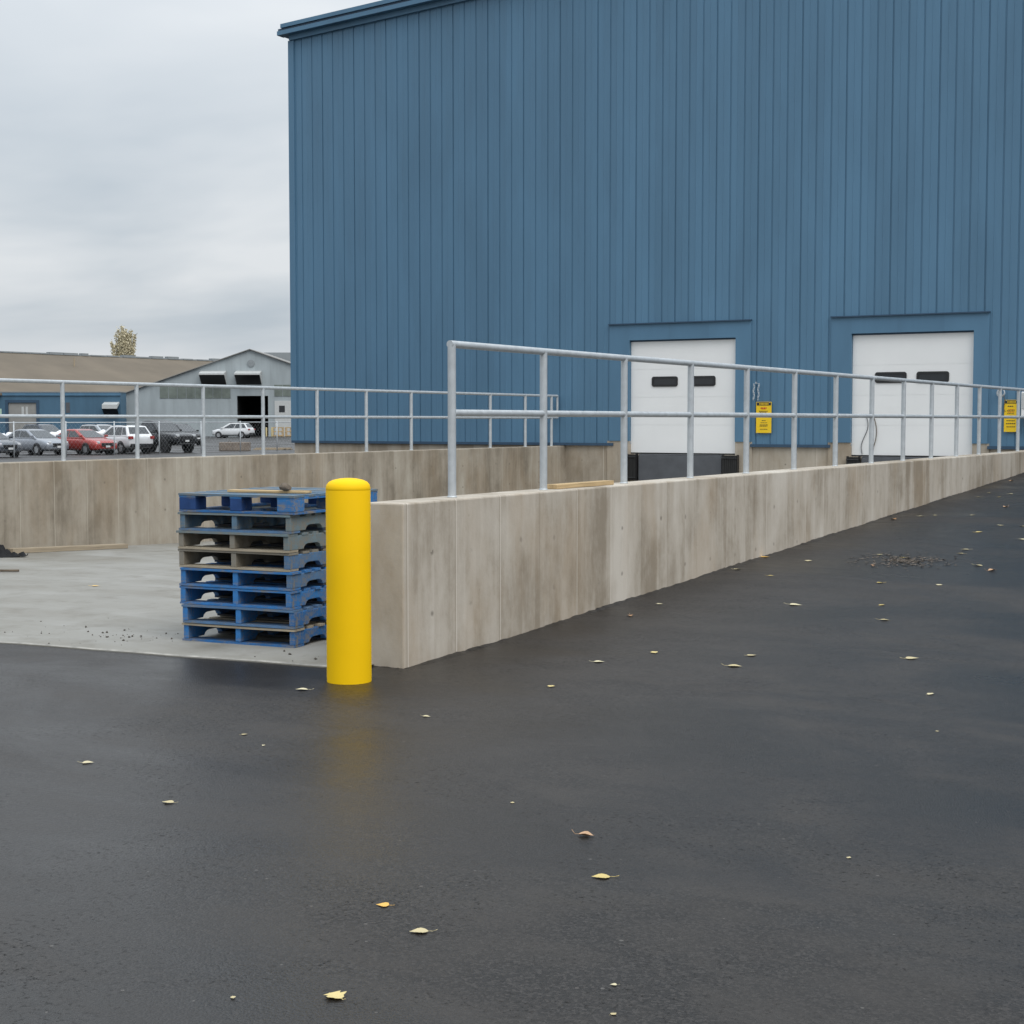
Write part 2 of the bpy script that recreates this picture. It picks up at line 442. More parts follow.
# ------------------------------------------------------------------ railings
def railing(label, x, ys_posts, y_end_short, ztop, zmid, zbase):
    root = empty('guard_railing', (x, ys_posts[0], zbase), 0, label, 'railing', 'galvanised pipe railings on the pit walls')
    r = .030
    for y in ys_posts:
        mb = MB().tube((0, y-ys_posts[0], -.04), (0, y-ys_posts[0], ztop-zbase), r, 14)
        # weld collar
        mb.lathe([(r+.004, -.002), (r+.006, .004), (r+.001, .012)], 14, (0, y-ys_posts[0], 0))
        mb.build('post', M['galv'], root, True, auto=40)
    L = (y_end_short if y_end_short else ys_posts[-1]) - ys_posts[0]
    MB().tube((0, -.026, ztop-zbase), (0, L, ztop-zbase), .027, 14).build('top_rail', M['galv'], root, True, auto=40)
    MB().tube((0, 0, zmid-zbase), (0, L, zmid-zbase), .025, 14).build('mid_rail', M['galv'], root, True, auto=40)
    if y_end_short:
        MB().tube((0, L, zmid-zbase), (0, L, ztop-zbase), .024, 14).build('end_return', M['galv'], root, True, auto=40)
    return root
railing('galvanised pipe railing on the near wall, running up beside the asphalt ramp',
        -5.847, [9.348, 10.704]+[12.161+1.449*i for i in range(13)], None, 2.185, 1.70, 1.10)
railing('galvanised pipe railing on the far pit wall in front of the parked cars',
        -16.107, [15.586-1.455*k for k in range(7, 0, -1)]+[15.586+1.455*k for k in range(10)]+[29.85], 30.12, 2.175, 1.70, 1.085)

# ------------------------------------------------------------------ warehouse
WX0, WX1, WY1 = -23.43, 27.0, 82.0
RIDGE = 1.75
SL = .058
def zroof(x): return 10.76+SL*((x-WX0) if x < RIDGE else (2*RIDGE-WX0-x))
W = empty('warehouse', (RIDGE, FAC, 0), 0, 'tall blue ribbed metal warehouse with two white dock doors', 'building')
INV = Matrix.Translation((-RIDGE, -FAC, 0))
def wpart(mb, name, mat, parent=None, **kw):
    par = parent or W
    off = Vector((RIDGE, FAC, 0))
    if parent is not None: off = off+Vector(parent.location)
    mb.v = [(p[0]-off.x, p[1]-off.y, p[2]-off.z) for p in mb.v]
    return mb.build(name, mat, par, **kw)
doors = [(-14.39, -11.97, -14.87, -11.63, 3.35), (-9.52, -7.13, -9.935, -6.84, 3.36)]
CB = 1.15                                            # cladding base
DOORB = .955
# front cladding, trapezoidal ribs every 0.305 m
prof = []
pitch = .305
x = WX0; k_ = 0
while x < WX1-.01:
    gd = .021 if k_ % 3 == 0 else .016
    k_ += 1
    for dx, d in ((0, 0), (.005, gd), (.030, gd), (.036, 0), (.165, 0), (.170, -.006), (.184, -.006), (.189, 0)):
        prof.append((x+dx, d))
    x += pitch
prof.append((WX1, 0))
brk = [v for d in doors for v in (d[2], d[3])]
def dep(xq):
    for (xa, da), (xb, db) in zip(prof[:-1], prof[1:]):
        if xa <= xq <= xb: return da+(db-da)*(xq-xa)/max(1e-6, xb-xa)
    return 0
pp = sorted(set(prof+[(b-.0005, dep(b)) for b in brk]+[(b+.0005, dep(b)) for b in brk]+[(RIDGE, dep(RIDGE))]))
mb = MB()
for (xa, da), (xb, db) in zip(pp[:-1], pp[1:]):
    xm = (xa+xb)/2
    zb = CB
    for d in doors:
        if d[2] < xm < d[3]: zb = 3.70
    mb.add([(xa, FAC+da, zb), (xb, FAC+db, zb), (xb, FAC+db, zroof(xb)), (xa, FAC+da, zroof(xa))], [(0, 1, 2, 3)])
wpart(mb, 'cladding', M['blue'])
# solid side and back walls
mb = MB().add([(WX0, FAC+.03, CB), (WX0, WY1, CB), (WX0, WY1, zroof(WX0)), (WX0, FAC+.03, zroof(WX0)),
               (WX1, FAC+.03, CB), (WX1, WY1, CB), (WX1, WY1, zroof(WX1)), (WX1, FAC+.03, zroof(WX1)), (RIDGE, WY1, zroof(RIDGE))],
              [(0, 1, 2, 3), (4, 7, 6, 5), (1, 5, 6, 8, 2)])
wpart(mb, 'side_wall', M['blue'])
mb = MB()
for xa, xb in ((WX0-.10, RIDGE), (RIDGE, WX1+.10)):
    za, zb = zroof(xa)+.335, zroof(xb)+.335
    if xa < WX0: za = zroof(WX0)+.34-SL*.10
    if xb > WX1: zb = zroof(WX1)+.34-SL*.10
    mb.add([(xa, FAC-.02, za), (xb, FAC-.02, zb), (xb, WY1+.3, zb), (xa, WY1+.3, za), (xa, FAC-.02, za-.03), (xb, FAC-.02, zb-.03), (xb, WY1+.3, zb-.03), (xa, WY1+.3, za-.03)],
           [(0,1,2,3),(7,6,5,4),(0,4,5,1),(1,5,6,2),(2,6,7,3),(3,7,4,0)])
wpart(mb, 'roof', M['roofgrey'])
# stepped rake trim along the gable edge: three bands, and the gutter end at the low corner
def rake(y0, y1, dz0, dz1, ext, name, mat):
    mb = MB()
    for xa, xb in ((WX0-ext, RIDGE), (RIDGE, WX1+ext)):
        f = lambda q: zroof(q) if WX0 <= q <= WX1 else zroof(WX0)-SL*ext
        za, zb = f(xa), f(xb)
        mb.add([(xa,y0,za+dz0),(xb,y0,zb+dz0),(xb,y1,zb+dz0),(xa,y1,za+dz0),(xa,y0,za+dz1),(xb,y0,zb+dz1),(xb,y1,zb+dz1),(xa,y1,za+dz1)],
               [(0,3,2,1),(4,5,6,7),(0,1,5,4),(1,2,6,5),(2,3,7,6),(3,0,4,7)])
    return wpart(mb, name, mat)
rake(FAC-.075, FAC+.05, -.02, .10, .0, 'rake_soffit', M['bluetrim'])
rake(FAC-.23, FAC+.02, .102, .20, .235, 'rake_fascia', M['bluetrim'])
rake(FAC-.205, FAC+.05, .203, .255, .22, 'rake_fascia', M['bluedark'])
rake(FAC-.245, FAC+.05, .258, .350, .12, 'rake_cap', M['bluetrim'])
wpart(MB().box(WX0-.055, WX0+.11, FAC-.040, FAC+.02, CB-.02, zroof(WX0)-.02), 'corner_trim', M['bluetrim'])
wpart(MB().box(WX0-.22, WX0-.02, FAC-.15, WY1, zroof(WX0)+.10, zroof(WX0)+.26), 'gutter', M['bluetrim'])
# base trim, dark colour paints the drip shadow under the cladding
mb = MB()
segs = [(WX0-.05, doors[0][2]+.1), (doors[0][3]+.0, doors[1][2]), (doors[1][3], WX1)]
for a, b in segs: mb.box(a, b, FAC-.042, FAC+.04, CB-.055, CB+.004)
wpart(mb, 'base_trim', M['bluedark'])
# concrete foundation with openings under the doors
mb = MB()
for a, b in ((WX0, doors[0][0]), (doors[0][1], doors[1][0]), (doors[1][1], WX1)):
    mb.box(a, b, FAC+.02, FAC+.45, -1.2, CB-.02)
for d in doors: mb.box(d[0], d[1], FAC+.02, FAC+.45, -1.2, DOORB-.03)
wpart(mb, 'foundation', M['conc_x'])
mb = MB()
for d in doors:
    wpart(MB().box(d[2]-.05, d[0]-.002, FAC-.010, FAC+.019, -1.2, CB+.05), 'dock_pier', M['conc_x'])
    wpart(MB().box(d[1]+.002, d[3]+.03, FAC-.010, FAC+.019, -1.2, CB+.05), 'dock_pier', M['conc_x'])
# interior behind the doors so nothing is see-through
for d in doors:
    x0, x1, t0, t1, zt = d
    fr = empty('dock_door', (x0-RIDGE, 0, DOORB)); fr.parent = W
    # flat blue surround: jambs + head, and dark head flashing
    mb = MB()
    mb.box(t0, x0, FAC-.030, FAC+.22, CB+.05, zt)
    mb.box(x1, t1, FAC-.030, FAC+.22, CB+.05, zt)
    mb.box(t0, t1, FAC-.030, FAC+.22, zt, 3.685)
    wpart(mb, 'door_surround', M['bluetrim'], fr)
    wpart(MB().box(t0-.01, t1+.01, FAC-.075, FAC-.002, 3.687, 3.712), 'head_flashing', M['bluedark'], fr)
    wpart(MB().box(x0+.01, x1-.01, FAC+.045, FAC+.10, zt-.03, zt-.002), 'seal_shadow_strip', M['bluedark'], fr)  # thin dark strip painting the slim shadow under the door head
    # sectional leaf: four panels with narrow joints
    mb = MB(); n = 4; hh = (zt-.031-DOORB)/n
    for k in range(n):
        za, zb = DOORB+k*hh, DOORB+(k+1)*hh-.006
        mb.box(x0+.004, x1-.004, FAC+.06, FAC+.10, za, zb+.0025)
        mb.box(x0+.006, x1-.006, FAC+.066, FAC+.09, zb+.0026, zb+.006)
    wpart(mb, 'door_leaf', M['white'], fr)
    zc = 2.465 if d is doors[0] else 2.485
    for wx0, wx1 in (((-13.895, -13.295), (-13.03, -12.44)) if d is doors[0] else ((-9.06, -8.43), (-8.235, -7.605))):
        def rr(x0_, x1_, z0_, z1_, rad, n=5):
            pts = []
            for cx_, cz_, a0 in ((x1_-rad, z1_-rad, 0), (x0_+rad, z1_-rad, 90), (x0_+rad, z0_+rad, 180), (x1_-rad, z0_+rad, 270)):
                for i in range(n+1): pts.append((cx_+rad*math.cos(R(a0+90*i/n)), cz_+rad*math.sin(R(a0+90*i/n))))
            return pts
        o1 = rr(wx0, wx1, zc-.107, zc+.107, .05); i1 = rr(wx0+.045, wx1-.045, zc-.065, zc+.065, .03)
        mb = MB(); n = len(o1); ya, yb = FAC+.042, FAC+.061
        vs = [(p, ya, q) for p, q in o1]+[(p, ya, q) for p, q in i1]+[(p, yb, q) for p, q in o1]+[(p, yb, q) for p, q in i1]
        fs = []
        for i in range(n):
            j = (i+1) % n
            fs += [(i, j, n+j, n+i), (2*n+i, 2*n+j, j, i), (n+i, n+j, 3*n+j, 3*n+i)]
        mb.add(vs, fs)
        wfr = wpart(mb, 'window', M['frameblack'], fr)
        mb = MB().extrude(rr(wx0+.043, wx1-.043, zc-.067, zc+.067, .03), FAC+.052, FAC+.056, lambda p, q, dd: (p, dd, q))
        mb.v = [(a-RIDGE-fr.location.x, b-FAC, c-DOORB) for a, b, c in mb.v]
        mb.build('pane', M['glassdark'], wfr)
    # dark bottom seal strip
    wpart(MB().box(x0+.004, x1-.004, FAC+.058, FAC+.11, DOORB-.028, DOORB-.002), 'bottom_seal', M['frameblack'], fr)
    if d is doors[1]:
        pts = [(-9.22+.05*math.sin(i*.5)-.06*(i/12), FAC+.045, 1.72-.75*i/12) for i in range(13)]
        wpart(MB().path(pts, .008), 'pull_rope', M['steelgrey'], fr)
        pts = [(-9.10+.09*math.sin(i*.27), FAC+.04, 1.80-.80*i/12) for i in range(13)]
        wpart(MB().path(pts, .009), 'pull_rope', M['stick'], fr)
    # folded dock leveller lip and bumpers
    mb = MB().box(x0+.24, x1-.28, FAC-.06, FAC+.019, .30, .90)
    mb.box(x0+.24, x1-.28, FAC-.05, FAC+.055, .902, .925)
    wpart(mb, 'dock_leveller', M['steelgrey'], fr, bevel=.006)
    for bx0, bx1 in ((x0-.03, x0+.20), (x1-.23, x1+.08)):
        mb = MB()
        for k in range(7):
            w_ = (bx1-bx0)/7
            mb.box(bx0+k*w_+.003, bx0+(k+1)*w_-.003, FAC-.13, FAC-.011, .36, .915)
        b = wpart(mb, 'dock_bumper', M['black'], fr)
        mb = MB().box(bx0-.015, bx0-.001, FAC-.12, FAC-.011, .34, .93)
        mb.box(bx1+.001, bx1+.015, FAC-.12, FAC-.011, .34, .93)
        for q in (.42, .86): mb.tube((bx0-.012, FAC-.145, q), (bx1+.012, FAC-.145, q), .012, 8)
        mb.v = [(a-RIDGE-fr.location.x, b_-FAC, c-DOORB) for a, b_, c in mb.v]
        mb.build('bumper_bracket', M['frameblack'], b)

# ------------------------------------------------------------------ signs and fittings on the warehouse
def sign(label, x0, x1, z0, z1, lines):
    root = empty('warning_sign', (x0, FAC-.045, z0), 0, label, 'sign', 'yellow dock warning signs')
    w, h = x1-x0, z1-z0
    mb = MB().box(0, w, 0, .006, 0, h); cnt = [(len(mb.f), 0)]
    mb.box(.012, w-.012, -.003, -.001, h*.885, h*.985); cnt.append((len(mb.f), 1))
    for k in range(7): mb.box(w*.22+k*w*.088, w*.22+k*w*.088+w*.05, -.006, -.0035, h*.905, h*.962)
    cnt.append((len(mb.f), 0))
    for mi, rows in ((2, lines[0]), (1, lines[1])):
        for zc, xa, xb, hh in rows:
            p = xa
            while p < xb:
                q = min(xb, p+random.uniform(.05, .13))
                mb.box(w*p, w*q, -.003, -.001, h*(zc-hh), h*(zc+hh)); p = q+.03
        cnt.append((len(mb.f), mi))
    o = mb.build('sign_panel', M['signyellow'], root)
    o.data.materials.append(M['ink']); o.data.materials.append(M['red'])
    a = 0
    for b, mi in cnt:
        for p in o.data.polygons[a:b]: p.material_index = mi
        a = b
    for xx in (.04, w-.04):
        for zz in (h*.02, h*.975): MB().tube((xx, -.004, zz), (xx, .002, zz), .006, 8).build('screw', M['galvdark'], root)
    return root
sign('yellow warning sign with a black header beside the nearer, left dock door', -11.50, -11.17, 1.385, 2.02,
     ([(.80, .30, .68, .022), (.77, .36, .62, .008)], [(.70, .20, .75, .014), (.66, .24, .70, .008), (.40, .38, .62, .010), (.33, .30, .72, .008), (.26, .26, .76, .012), (.22, .24, .74, .010), (.12, .26, .74, .010)]))
sign('yellow warning sign with rows of black print right of the second dock door', -6.535, -6.27, 1.425, 2.03,
     ([(.70, .30, .75, .008), (.62, .25, .7, .010)], [(.80, .25, .62, .015), (.66, .20, .72, .012), (.57, .22, .70, .010), (.35, .18, .75, .012), (.26, .15, .80, .014), (.16, .18, .78, .012)]))
ch = empty('steel_chain', (-11.50, FAC-.05, 2.40), 0, 'grey steel chain hanging in a loop above the left yellow sign', 'chain')
MB().tube((0, .05, 0), (0, -.03, 0), .012, 8).tube((0, -.03, 0), (0, -.035, .03), .010, 8).build('hook', M['galvdark'], ch)
for side, xo in ((0, -.045), (1, .055)):
    mb = MB()
    for k in range(9):
        zz = -.03-.036*k
        mb.torus((xo+.012*math.sin(k*1.3+side), -.02, zz), .017, .0055, 'y' if (k+side) % 2 else 'x', 10, 6, .75, 1.45)
    mb.build('chain_strand', M['galvdark'], ch)
cbl = empty('coiled_cable', (-6.60, FAC-.05, 2.16), 0, 'thin grey cable coiled in a ring above the right yellow sign', 'cable')
mb = MB()
for k in range(3): mb.torus((.004*k, -.01-.012*k, .0+.006*k), .075-.006*k, .008, 'y', 22, 6)
mb.build('coil', M['galvdark'], cbl)
MB().path([(.06, -.01, -.04), (.075, -.01, -.15), (.06, -.01, -.3), (.09, -.01, -.36)], .006).build('tail', M['stick'], cbl)
bx = empty('control_box', (-6.20, FAC-.04, 1.72), 0, 'white dock control box on the blue wall right of the right yellow sign', 'control box')
MB().box(0, .34, -.13, .035, 0, .46).build('casing', M['white'], bx, bevel=.012)
MB().box(.02, .32, -.142, -.131, .14, .44).build('cover', M['hood'], bx, bevel=.004)
MB().lathe([(.026, 0), (.026, .02), (.0, .024)], 14).build('button', M['red'], bx).matrix_local = Matrix.Translation((.17, -.1425, .30)) @ Matrix.Rotation(R(90), 4, 'X')
MB().box(.05, .29, -.10, -.01, -.20, -.002).build('junction_base', M['steelgrey'], bx)

# ------------------------------------------------------------------ bollard
bo = empty('bollard', (-5.735, 7.937, 0), 0, 'yellow plastic-sleeved bollard with rounded top at the end of the near wall', 'bollard')
r0 = .1405
MB().lathe([(r0, -.03), (r0, .0), (r0+.001, .02), (r0, .6), (r0, 1.205), (r0-.0015, 1.212)], 64).build('sleeve', M['yellow'], bo, True, auto=35)
MB().lathe([(r0-.002, 1.209), (r0, 1.214), (r0, 1.226), (r0-.006, 1.246), (r0-.020, 1.262), (r0-.045, 1.274), (.055, 1.283), (.02, 1.286), (0.001, 1.2865)], 64).build('dome_cap', M['yellow'], bo, True, auto=50)

# ------------------------------------------------------------------ pallets
PW, PL = .965, 1.20
blues = [(.035, .12, .33, 1), (.045, .15, .38, 1), (.03, .11, .36, 1)]
woodg = (.30, .27, .22, 1); woodl = (.42, .36, .27, 1)
def stringer_poly():
    pts = [(0, .016), (.20, .016)]
    for y0 in (.20, .80):
        pts += [(y0+.012, .036), (y0+.036, .049), (y0+.06, .052), (y0+.17, .052), (y0+.194, .049), (y0+.218, .036), (y0+.23, .016)]
        if y0 == .20: pts += [(.80, .016)]
    pts += [(PL, .016), (PL, .117), (0, .117)]
    return pts
SP = stringer_poly()
def board(mb, x0, x1, y0, y1, z0, z1):
    sag = random.uniform(-.0018, .0018); n = 6
    tilt = random.uniform(-.003, .003)
    for k in range(1):
        vs = []; fs = []
        for i in range(n+1):
            t = i/n; xx = x0+(x1-x0)*t; dz = sag*math.sin(math.pi*t)*1.5+tilt*(t-.5)*.0
            vs += [(xx, y0, z0+dz), (xx, y1, z0+dz), (xx, y1, z1+dz), (xx, y0, z1+dz)]
        for i in range(n):
            a = 4*i; b = a+4
            fs += [(a, b, b+3, a+3), (a+3, b+3, b+2, a+2), (a+2, b+2, b+1, a+1), (a+1, b+1, b, a)]
        fs += [(0, 3, 2, 1), (4*n, 4*n+1, 4*n+2, 4*n+3)]
        mb.add(vs, fs)
def stringer_pallet(x, y, z, rz, label, ms, md, mbm, mright=None):
    root = empty('pallet', (x, y, z), rz, label, 'pallet', 'pallets in the stack behind the bollard')
    for i, sx_ in enumerate((0, PW/2-.022, PW-.044)):
        jx = random.uniform(-.006, .006) if i == 1 else 0
        mb = MB().extrude(SP, sx_+jx, sx_+jx+.044, lambda p, q, d: (d, p, q))
        mb.build('stringer', mright if (i == 2 and mright) else ms, root, bevel=.004)
    mb = MB()
    for y0, wd in ((-.004, .135), (.185, .085), (.325, .085), (.465, .09), (.61, .085), (.75, .085), (.89, .085), (1.065, .139)):
        board(mb, random.uniform(-.016, .004), PW+random.uniform(-.006, .014), y0+random.uniform(-.010, .006), y0+wd-random.uniform(0, .012), .1175, .1355+random.uniform(-.003, 0))
    mb.build('top_deck', md, root)
    mb = MB()
    for y0, wd in ((-.003, .13), (1.073, .13)):
        lb = MB(); board(lb, random.uniform(-.012, .004), PW+random.uniform(-.004, .010), y0, y0+wd, .000, .0155)
        lb.build('bottom_lead_board', mbm, root)
    for y0, wd in ((.44, .09), (.555, .09), (.67, .09)):
        board(mb, random.uniform(-.008, .004), PW+random.uniform(-.004, .008), y0, y0+wd, .000, .0155)
    mb.build('bottom_deck', P[8], root)
    return root
P = [paint_wood('pallet_paint_%d' % i, c, w, wear) for i, (c, w, wear) in enumerate([
    ((.036, .165, .41, 1), woodg, .45),    # 0 strong blue
    ((.03, .13, .33, 1), woodg, .46),      # 1 deep blue
    ((.10, .17, .24, 1), woodg, .46),      # 2 faded blue grey
    ((.15, .20, .22, 1), woodg, .47),      # 3 grey-teal
    ((.19, .185, .16, 1), woodg, .55),      # 4 bare grey wood
    ((.085, .165, .29, 1), woodg, .44),      # 5 mid blue
    ((.022, .06, .18, 1), woodg, .36),    # 6 dark blue
    ((.38, .31, .21, 1), woodl, .6),       # 7 tan board
    ((.018, .05, .11, 1), (.10, .085, .065, 1), .50),   # 8 inner boards, colour darkened to paint the shade in the gaps
])]
bx0, by0, bz0 = -7.82, 8.715, .015
stack = [
    # dx, rot, label, stringers, deck, bottom, right stringer
    (.010, 5.6, 'blue wooden pallet at the bottom of the stack, on the concrete slab', P[0], P[7], P[1], P[1]),
    (.018, 6.0, 'blue wooden pallet second from the bottom of the stack', P[0], P[5], P[5], P[1]),
    (-.012, 5.2, 'bright blue wooden pallet third from the bottom of the stack', P[0], P[0], P[0], P[0]),
    (-.004, 5.4, 'bright blue wooden pallet just below the lowest grey one in the stack', P[0], P[0], P[0], P[5]),
    (-.020, 4.8, 'weathered grey wooden pallet with a blue right side, fourth from the top', P[4], P[4], P[7], P[5]),
    (-.016, 4.6, 'weathered grey-green wooden pallet, upper of the two greyest in the stack', P[4], P[3], P[7], P[3]),
    (-.006, 5.2, 'faded blue-grey wooden pallet directly under the topmost one', P[2], P[3], P[5], P[3]),
]
HP = .1370
for k, (dx, rot, label, a, b, c, d) in enumerate(stack):
    stringer_pallet(bx0+dx, by0+random.uniform(-.012, .012), bz0+HP*k, R(rot), label, a, b, c, d)
# block pallet on top
zt = bz0+HP*7
top = empty('pallet', (bx0-.004, by0-.01, zt), R(5.2), 'dark blue block pallet topping the stack, a board and a stone lying on it', 'pallet', 'pallets in the stack behind the bollard')
TW = 1.0
for i, (x0, wd) in enumerate(((0, .145), (TW/2-.05, .10), (TW-.145, .145))):
    for y0, ln in ((0, .14), (PL/2-.07, .14), (PL-.14, .14)):
        MB().box(x0, x0+wd, y0, y0+ln, .0165, .106).build('block', P[6] if x0 < .8 else P[0], top, bevel=.005)
mb = MB()
for x0, wd in ((0, .145), (TW/2-.05, .10), (TW-.145, .145)): mb.box(x0, x0+wd, 0, PL, .1065, .1205)
mb.build('stringer_board', P[0], top)
mb = MB()
for y0, wd in ((-.004, .14), (.20, .09), (.34, .09), (.48, .09), (.63, .09), (.77, .09), (.91, .09), (1.064, .14)):
    board(mb, -.003, TW+.003, y0, y0+wd, .1215, .1375)
mb.build('top_deck', P[2], top)
mb = MB()
for x0, wd in ((0, .10), (TW/2-.05, .10), (TW-.10, .10)): mb.box(x0, x0+wd, .101, PL-.101, .0, .016)
for y0 in (0, PL-.1): mb.box(0, TW, y0, y0+.1, .0, .016)
mb.build('bottom_deck', P[1], top)
ztop = zt+.1385
def plank(name, a, b, wd, th, label, mat, cat='plank', z=0, tilt=0):
    a = Vector(a); b = Vector(b); L = (b-a).length
    o = MB().box(0, L, -wd/2, wd/2, 0, th).build(name, mat, bevel=.003)
    d = b-a
    o.location = a; o.rotation_euler = (tilt, -math.asin(d.z/L), math.atan2(d.y, d.x))
    return tag(o, label, cat)
plank('wooden_board', (-7.60, 9.02, ztop), (-6.93, 9.10, ztop+.001), .09, .018, 'short pale board lying on top of the pallet stack', M['lumber'])
def rock(name, loc, s, label, mat, cat):
    bm = bmesh.new(); bmesh.ops.create_icosphere(bm, subdivisions=3, radius=1)
    rnd = [Vector((random.uniform(-1, 1), random.uniform(-1, 1), random.uniform(-1, 1))).normalized() for _ in range(9)]
    for v in bm.verts:
        for q in rnd:
            d = v.co.dot(q)
            if d > .72: v.co -= q*(d-.72)*.9
        v.co = Vector((v.co.x*s[0], v.co.y*s[1], max(v.co.z, -.8)*s[2]))
    me = bpy.data.meshes.new(name); bm.to_mesh(me); bm.free(); me.materials.append(mat)
    o = bpy.data.objects.new(name, me); COL.objects.link(o); o.location = loc
    return tag(o, label, cat)
rock('stone', (-7.10, 9.04, ztop+.019+.028), (.055, .045, .034), 'small brown stone on the board on top of the pallets', M['stone'], 'stone')
plank('lumber_offcut', (-5.86, 10.86, 1.101), (-5.845, 11.86, 1.101), .10, .036, 'pale timber offcut lying on top of the near concrete wall', M['lumber'])
plank('lumber_plank', (-15.72, 14.25, slab_z(14.25)+.004), (-15.52, 16.15, slab_z(16.15)+.004), .12, .06, 'long pale timber lying on the slab at the foot of the far wall', M['lumberold'], tilt=.03)
# stick
mb = MB().path([(0, 0, .012), (.3, .02, .016), (.62, -.01, .014), (.8, .03, .012)], .013, 8)
o = mb.build('stick', M['stick'], None, True); o.location = (-13.80, 11.62, slab_z(11.7)); o.rotation_euler = (0, 0, R(25)); tag(o, 'thin dark stick lying on the slab at the left edge of the photo', 'stick')
# crumpled black sheet at the far wall
bm = bmesh.new(); bmesh.ops.create_grid(bm, x_segments=34, y_segments=26, size=1)
for v in bm.verts:
    x_, y_ = v.co.x, v.co.y
    rr_ = math.sqrt(x_*x_+y_*y_)
    h = .30*max(0, 1-rr_)**.7
    h += .05*math.sin(x_*9+y_*5)*max(0, 1-rr_)+.035*math.sin(y_*17-x_*6)+.03*math.sin(x_*23+3*y_)
    v.co = Vector((x_*.50+.04*math.sin(y_*6), y_*.45+.05*math.sin(x_*5), max(.006, h)+.004))
me = bpy.data.meshes.new('tarp'); bm.to_mesh(me); bm.free(); me.materials.append(M['tarp'])
for p in me.polygons: p.use_smooth = True
o = bpy.data.objects.new('plastic_sheet', me); COL.objects.link(o); o.location = (-15.55, 13.45, slab_z(13.6)-.005); o.rotation_euler = (0, 0, R(80))
tag(o, 'crumpled black plastic sheet by the far wall at the left edge', 'plastic sheet')

# ------------------------------------------------------------------ crumbs and crushed leaves (uncountable)
mb = MB()
def crumb(mb, x, y, z, s):
    vs = []
    for k in range(6):
        d = [(1,0,0),(-1,0,0),(0,1,0),(0,-1,0),(0,0,1),(0,0,-.6)][k]
        q = s*random.uniform(.5, 1.2); vs.append((x+d[0]*q, y+d[1]*q, z+d[2]*q*.8+s*.3))
    mb.add(vs, [(0,2,4),(2,1,4),(1,3,4),(3,0,4),(2,0,5),(1,2,5),(3,1,5),(0,3,5)])
for _ in range(46):
    x_ = random.gauss(-8.35, .36); y_ = random.gauss(8.70, .16)
    if x_ < -15 or x_ > -7.9 and y_ > 8.72: continue
    if y_ < edge(x_)+.06: continue
    crumb(mb, x_, y_, slab_z(y_), random.choice((.004, .006, .009, .015)))
for _ in range(16):
    x_ = random.uniform(-6.85, -6.05); y_ = edge(x_)+random.uniform(.05, .5)
    crumb(mb, x_, y_, slab_z(y_), random.choice((.005, .008, .012, .02)))
for _ in range(34):
    x_ = random.uniform(-11.5, -8); y_ = edge(x_)+abs(random.gauss(.1, .5))+.05
    crumb(mb, x_, y_, slab_z(y_), random.choice((.004, .006, .010)))
tag(mb.build('dirt_crumbs', M['crumb']), 'dark crumbs of dirt scattered over the slab near the pallets', 'dirt', kind='stuff')
mb = MB()
for _ in range(700):
    a = random.uniform(0, 6.28); q = abs(random.gauss(0, .42))
    x_ = -4.28+math.cos(a)*q*.62; y_ = 15.35+math.sin(a)*q*.75
    z_ = ramp(y_)+.004; s = random.uniform(.008, .03); t = random.uniform(0, 3.1)
    c_, s_ = math.cos(t)*s, math.sin(t)*s
    mb.add([(x_+c_, y_+s_, z_), (x_-s_*.5, y_+c_*.5, z_+random.uniform(0, .006)), (x_-c_, y_-s_, z_), (x_+s_*.5, y_-c_*.5, z_+random.uniform(0, .004))], [(0, 1, 2, 3)])
tag(mb.build('crushed_leaves', M['leafm']), 'patch of crushed brown leaf litter on the asphalt ramp', 'leaf litter', kind='stuff')

# ------------------------------------------------------------------ fallen leaves
def leaf_mesh(name, mat, kind, curl):
    n = 12; vs = []; fs = []
    for i in range(n+1):
        t = i/n
        if kind == 'oval': w = math.sin(math.pi*t**.8)*.42*(1-.25*t)
        elif kind == 'maple': w = (math.sin(math.pi*t)**.6)*(.46+.13*math.sin(t*17+1))
        else: w = math.sin(math.pi*t**.6)*.50*(1-.35*t)
        w = max(.01, w)
        for s_ in (-1, -.5, 0, .5, 1):
            y_ = s_*w*(1+.06*math.sin(t*31+s_*4))
            z_ = curl*(s_*s_)*w*1.1+curl*.45*(t-.4)**2+.05*curl*math.sin(t*9+s_*3)
            vs.append((t-.5, y_, z_+.012))
    for i in range(n):
        for j in range(4): fs.append((i*5+j, (i+1)*5+j, (i+1)*5+j+1, i*5+j+1))
    mb = MB().add(vs, fs)
    mb.path([(-.5, 0, .02+curl*.08), (-.72, .03, .03), (-.95, .09, .05+curl*.5)], .018, 5)
    me = bpy.data.meshes.new(name); me.from_pydata(mb.v, [], mb.f); me.materials.append(mat)
    for p in me.polygons: p.use_smooth = True
    return me
LM = [leaf_mesh('leaf_a', M['leafy'], 'oval', .14), leaf_mesh('leaf_b', M['leafp'], 'oval', .20), leaf_mesh('leaf_c', M['leafb'], 'oval', .50),
      leaf_mesh('leaf_d', M['leafy'], 'maple', .22), leaf_mesh('leaf_e', M['leafo'], 'round', .10), leaf_mesh('leaf_f', M['leafp'], 'round', .12)]
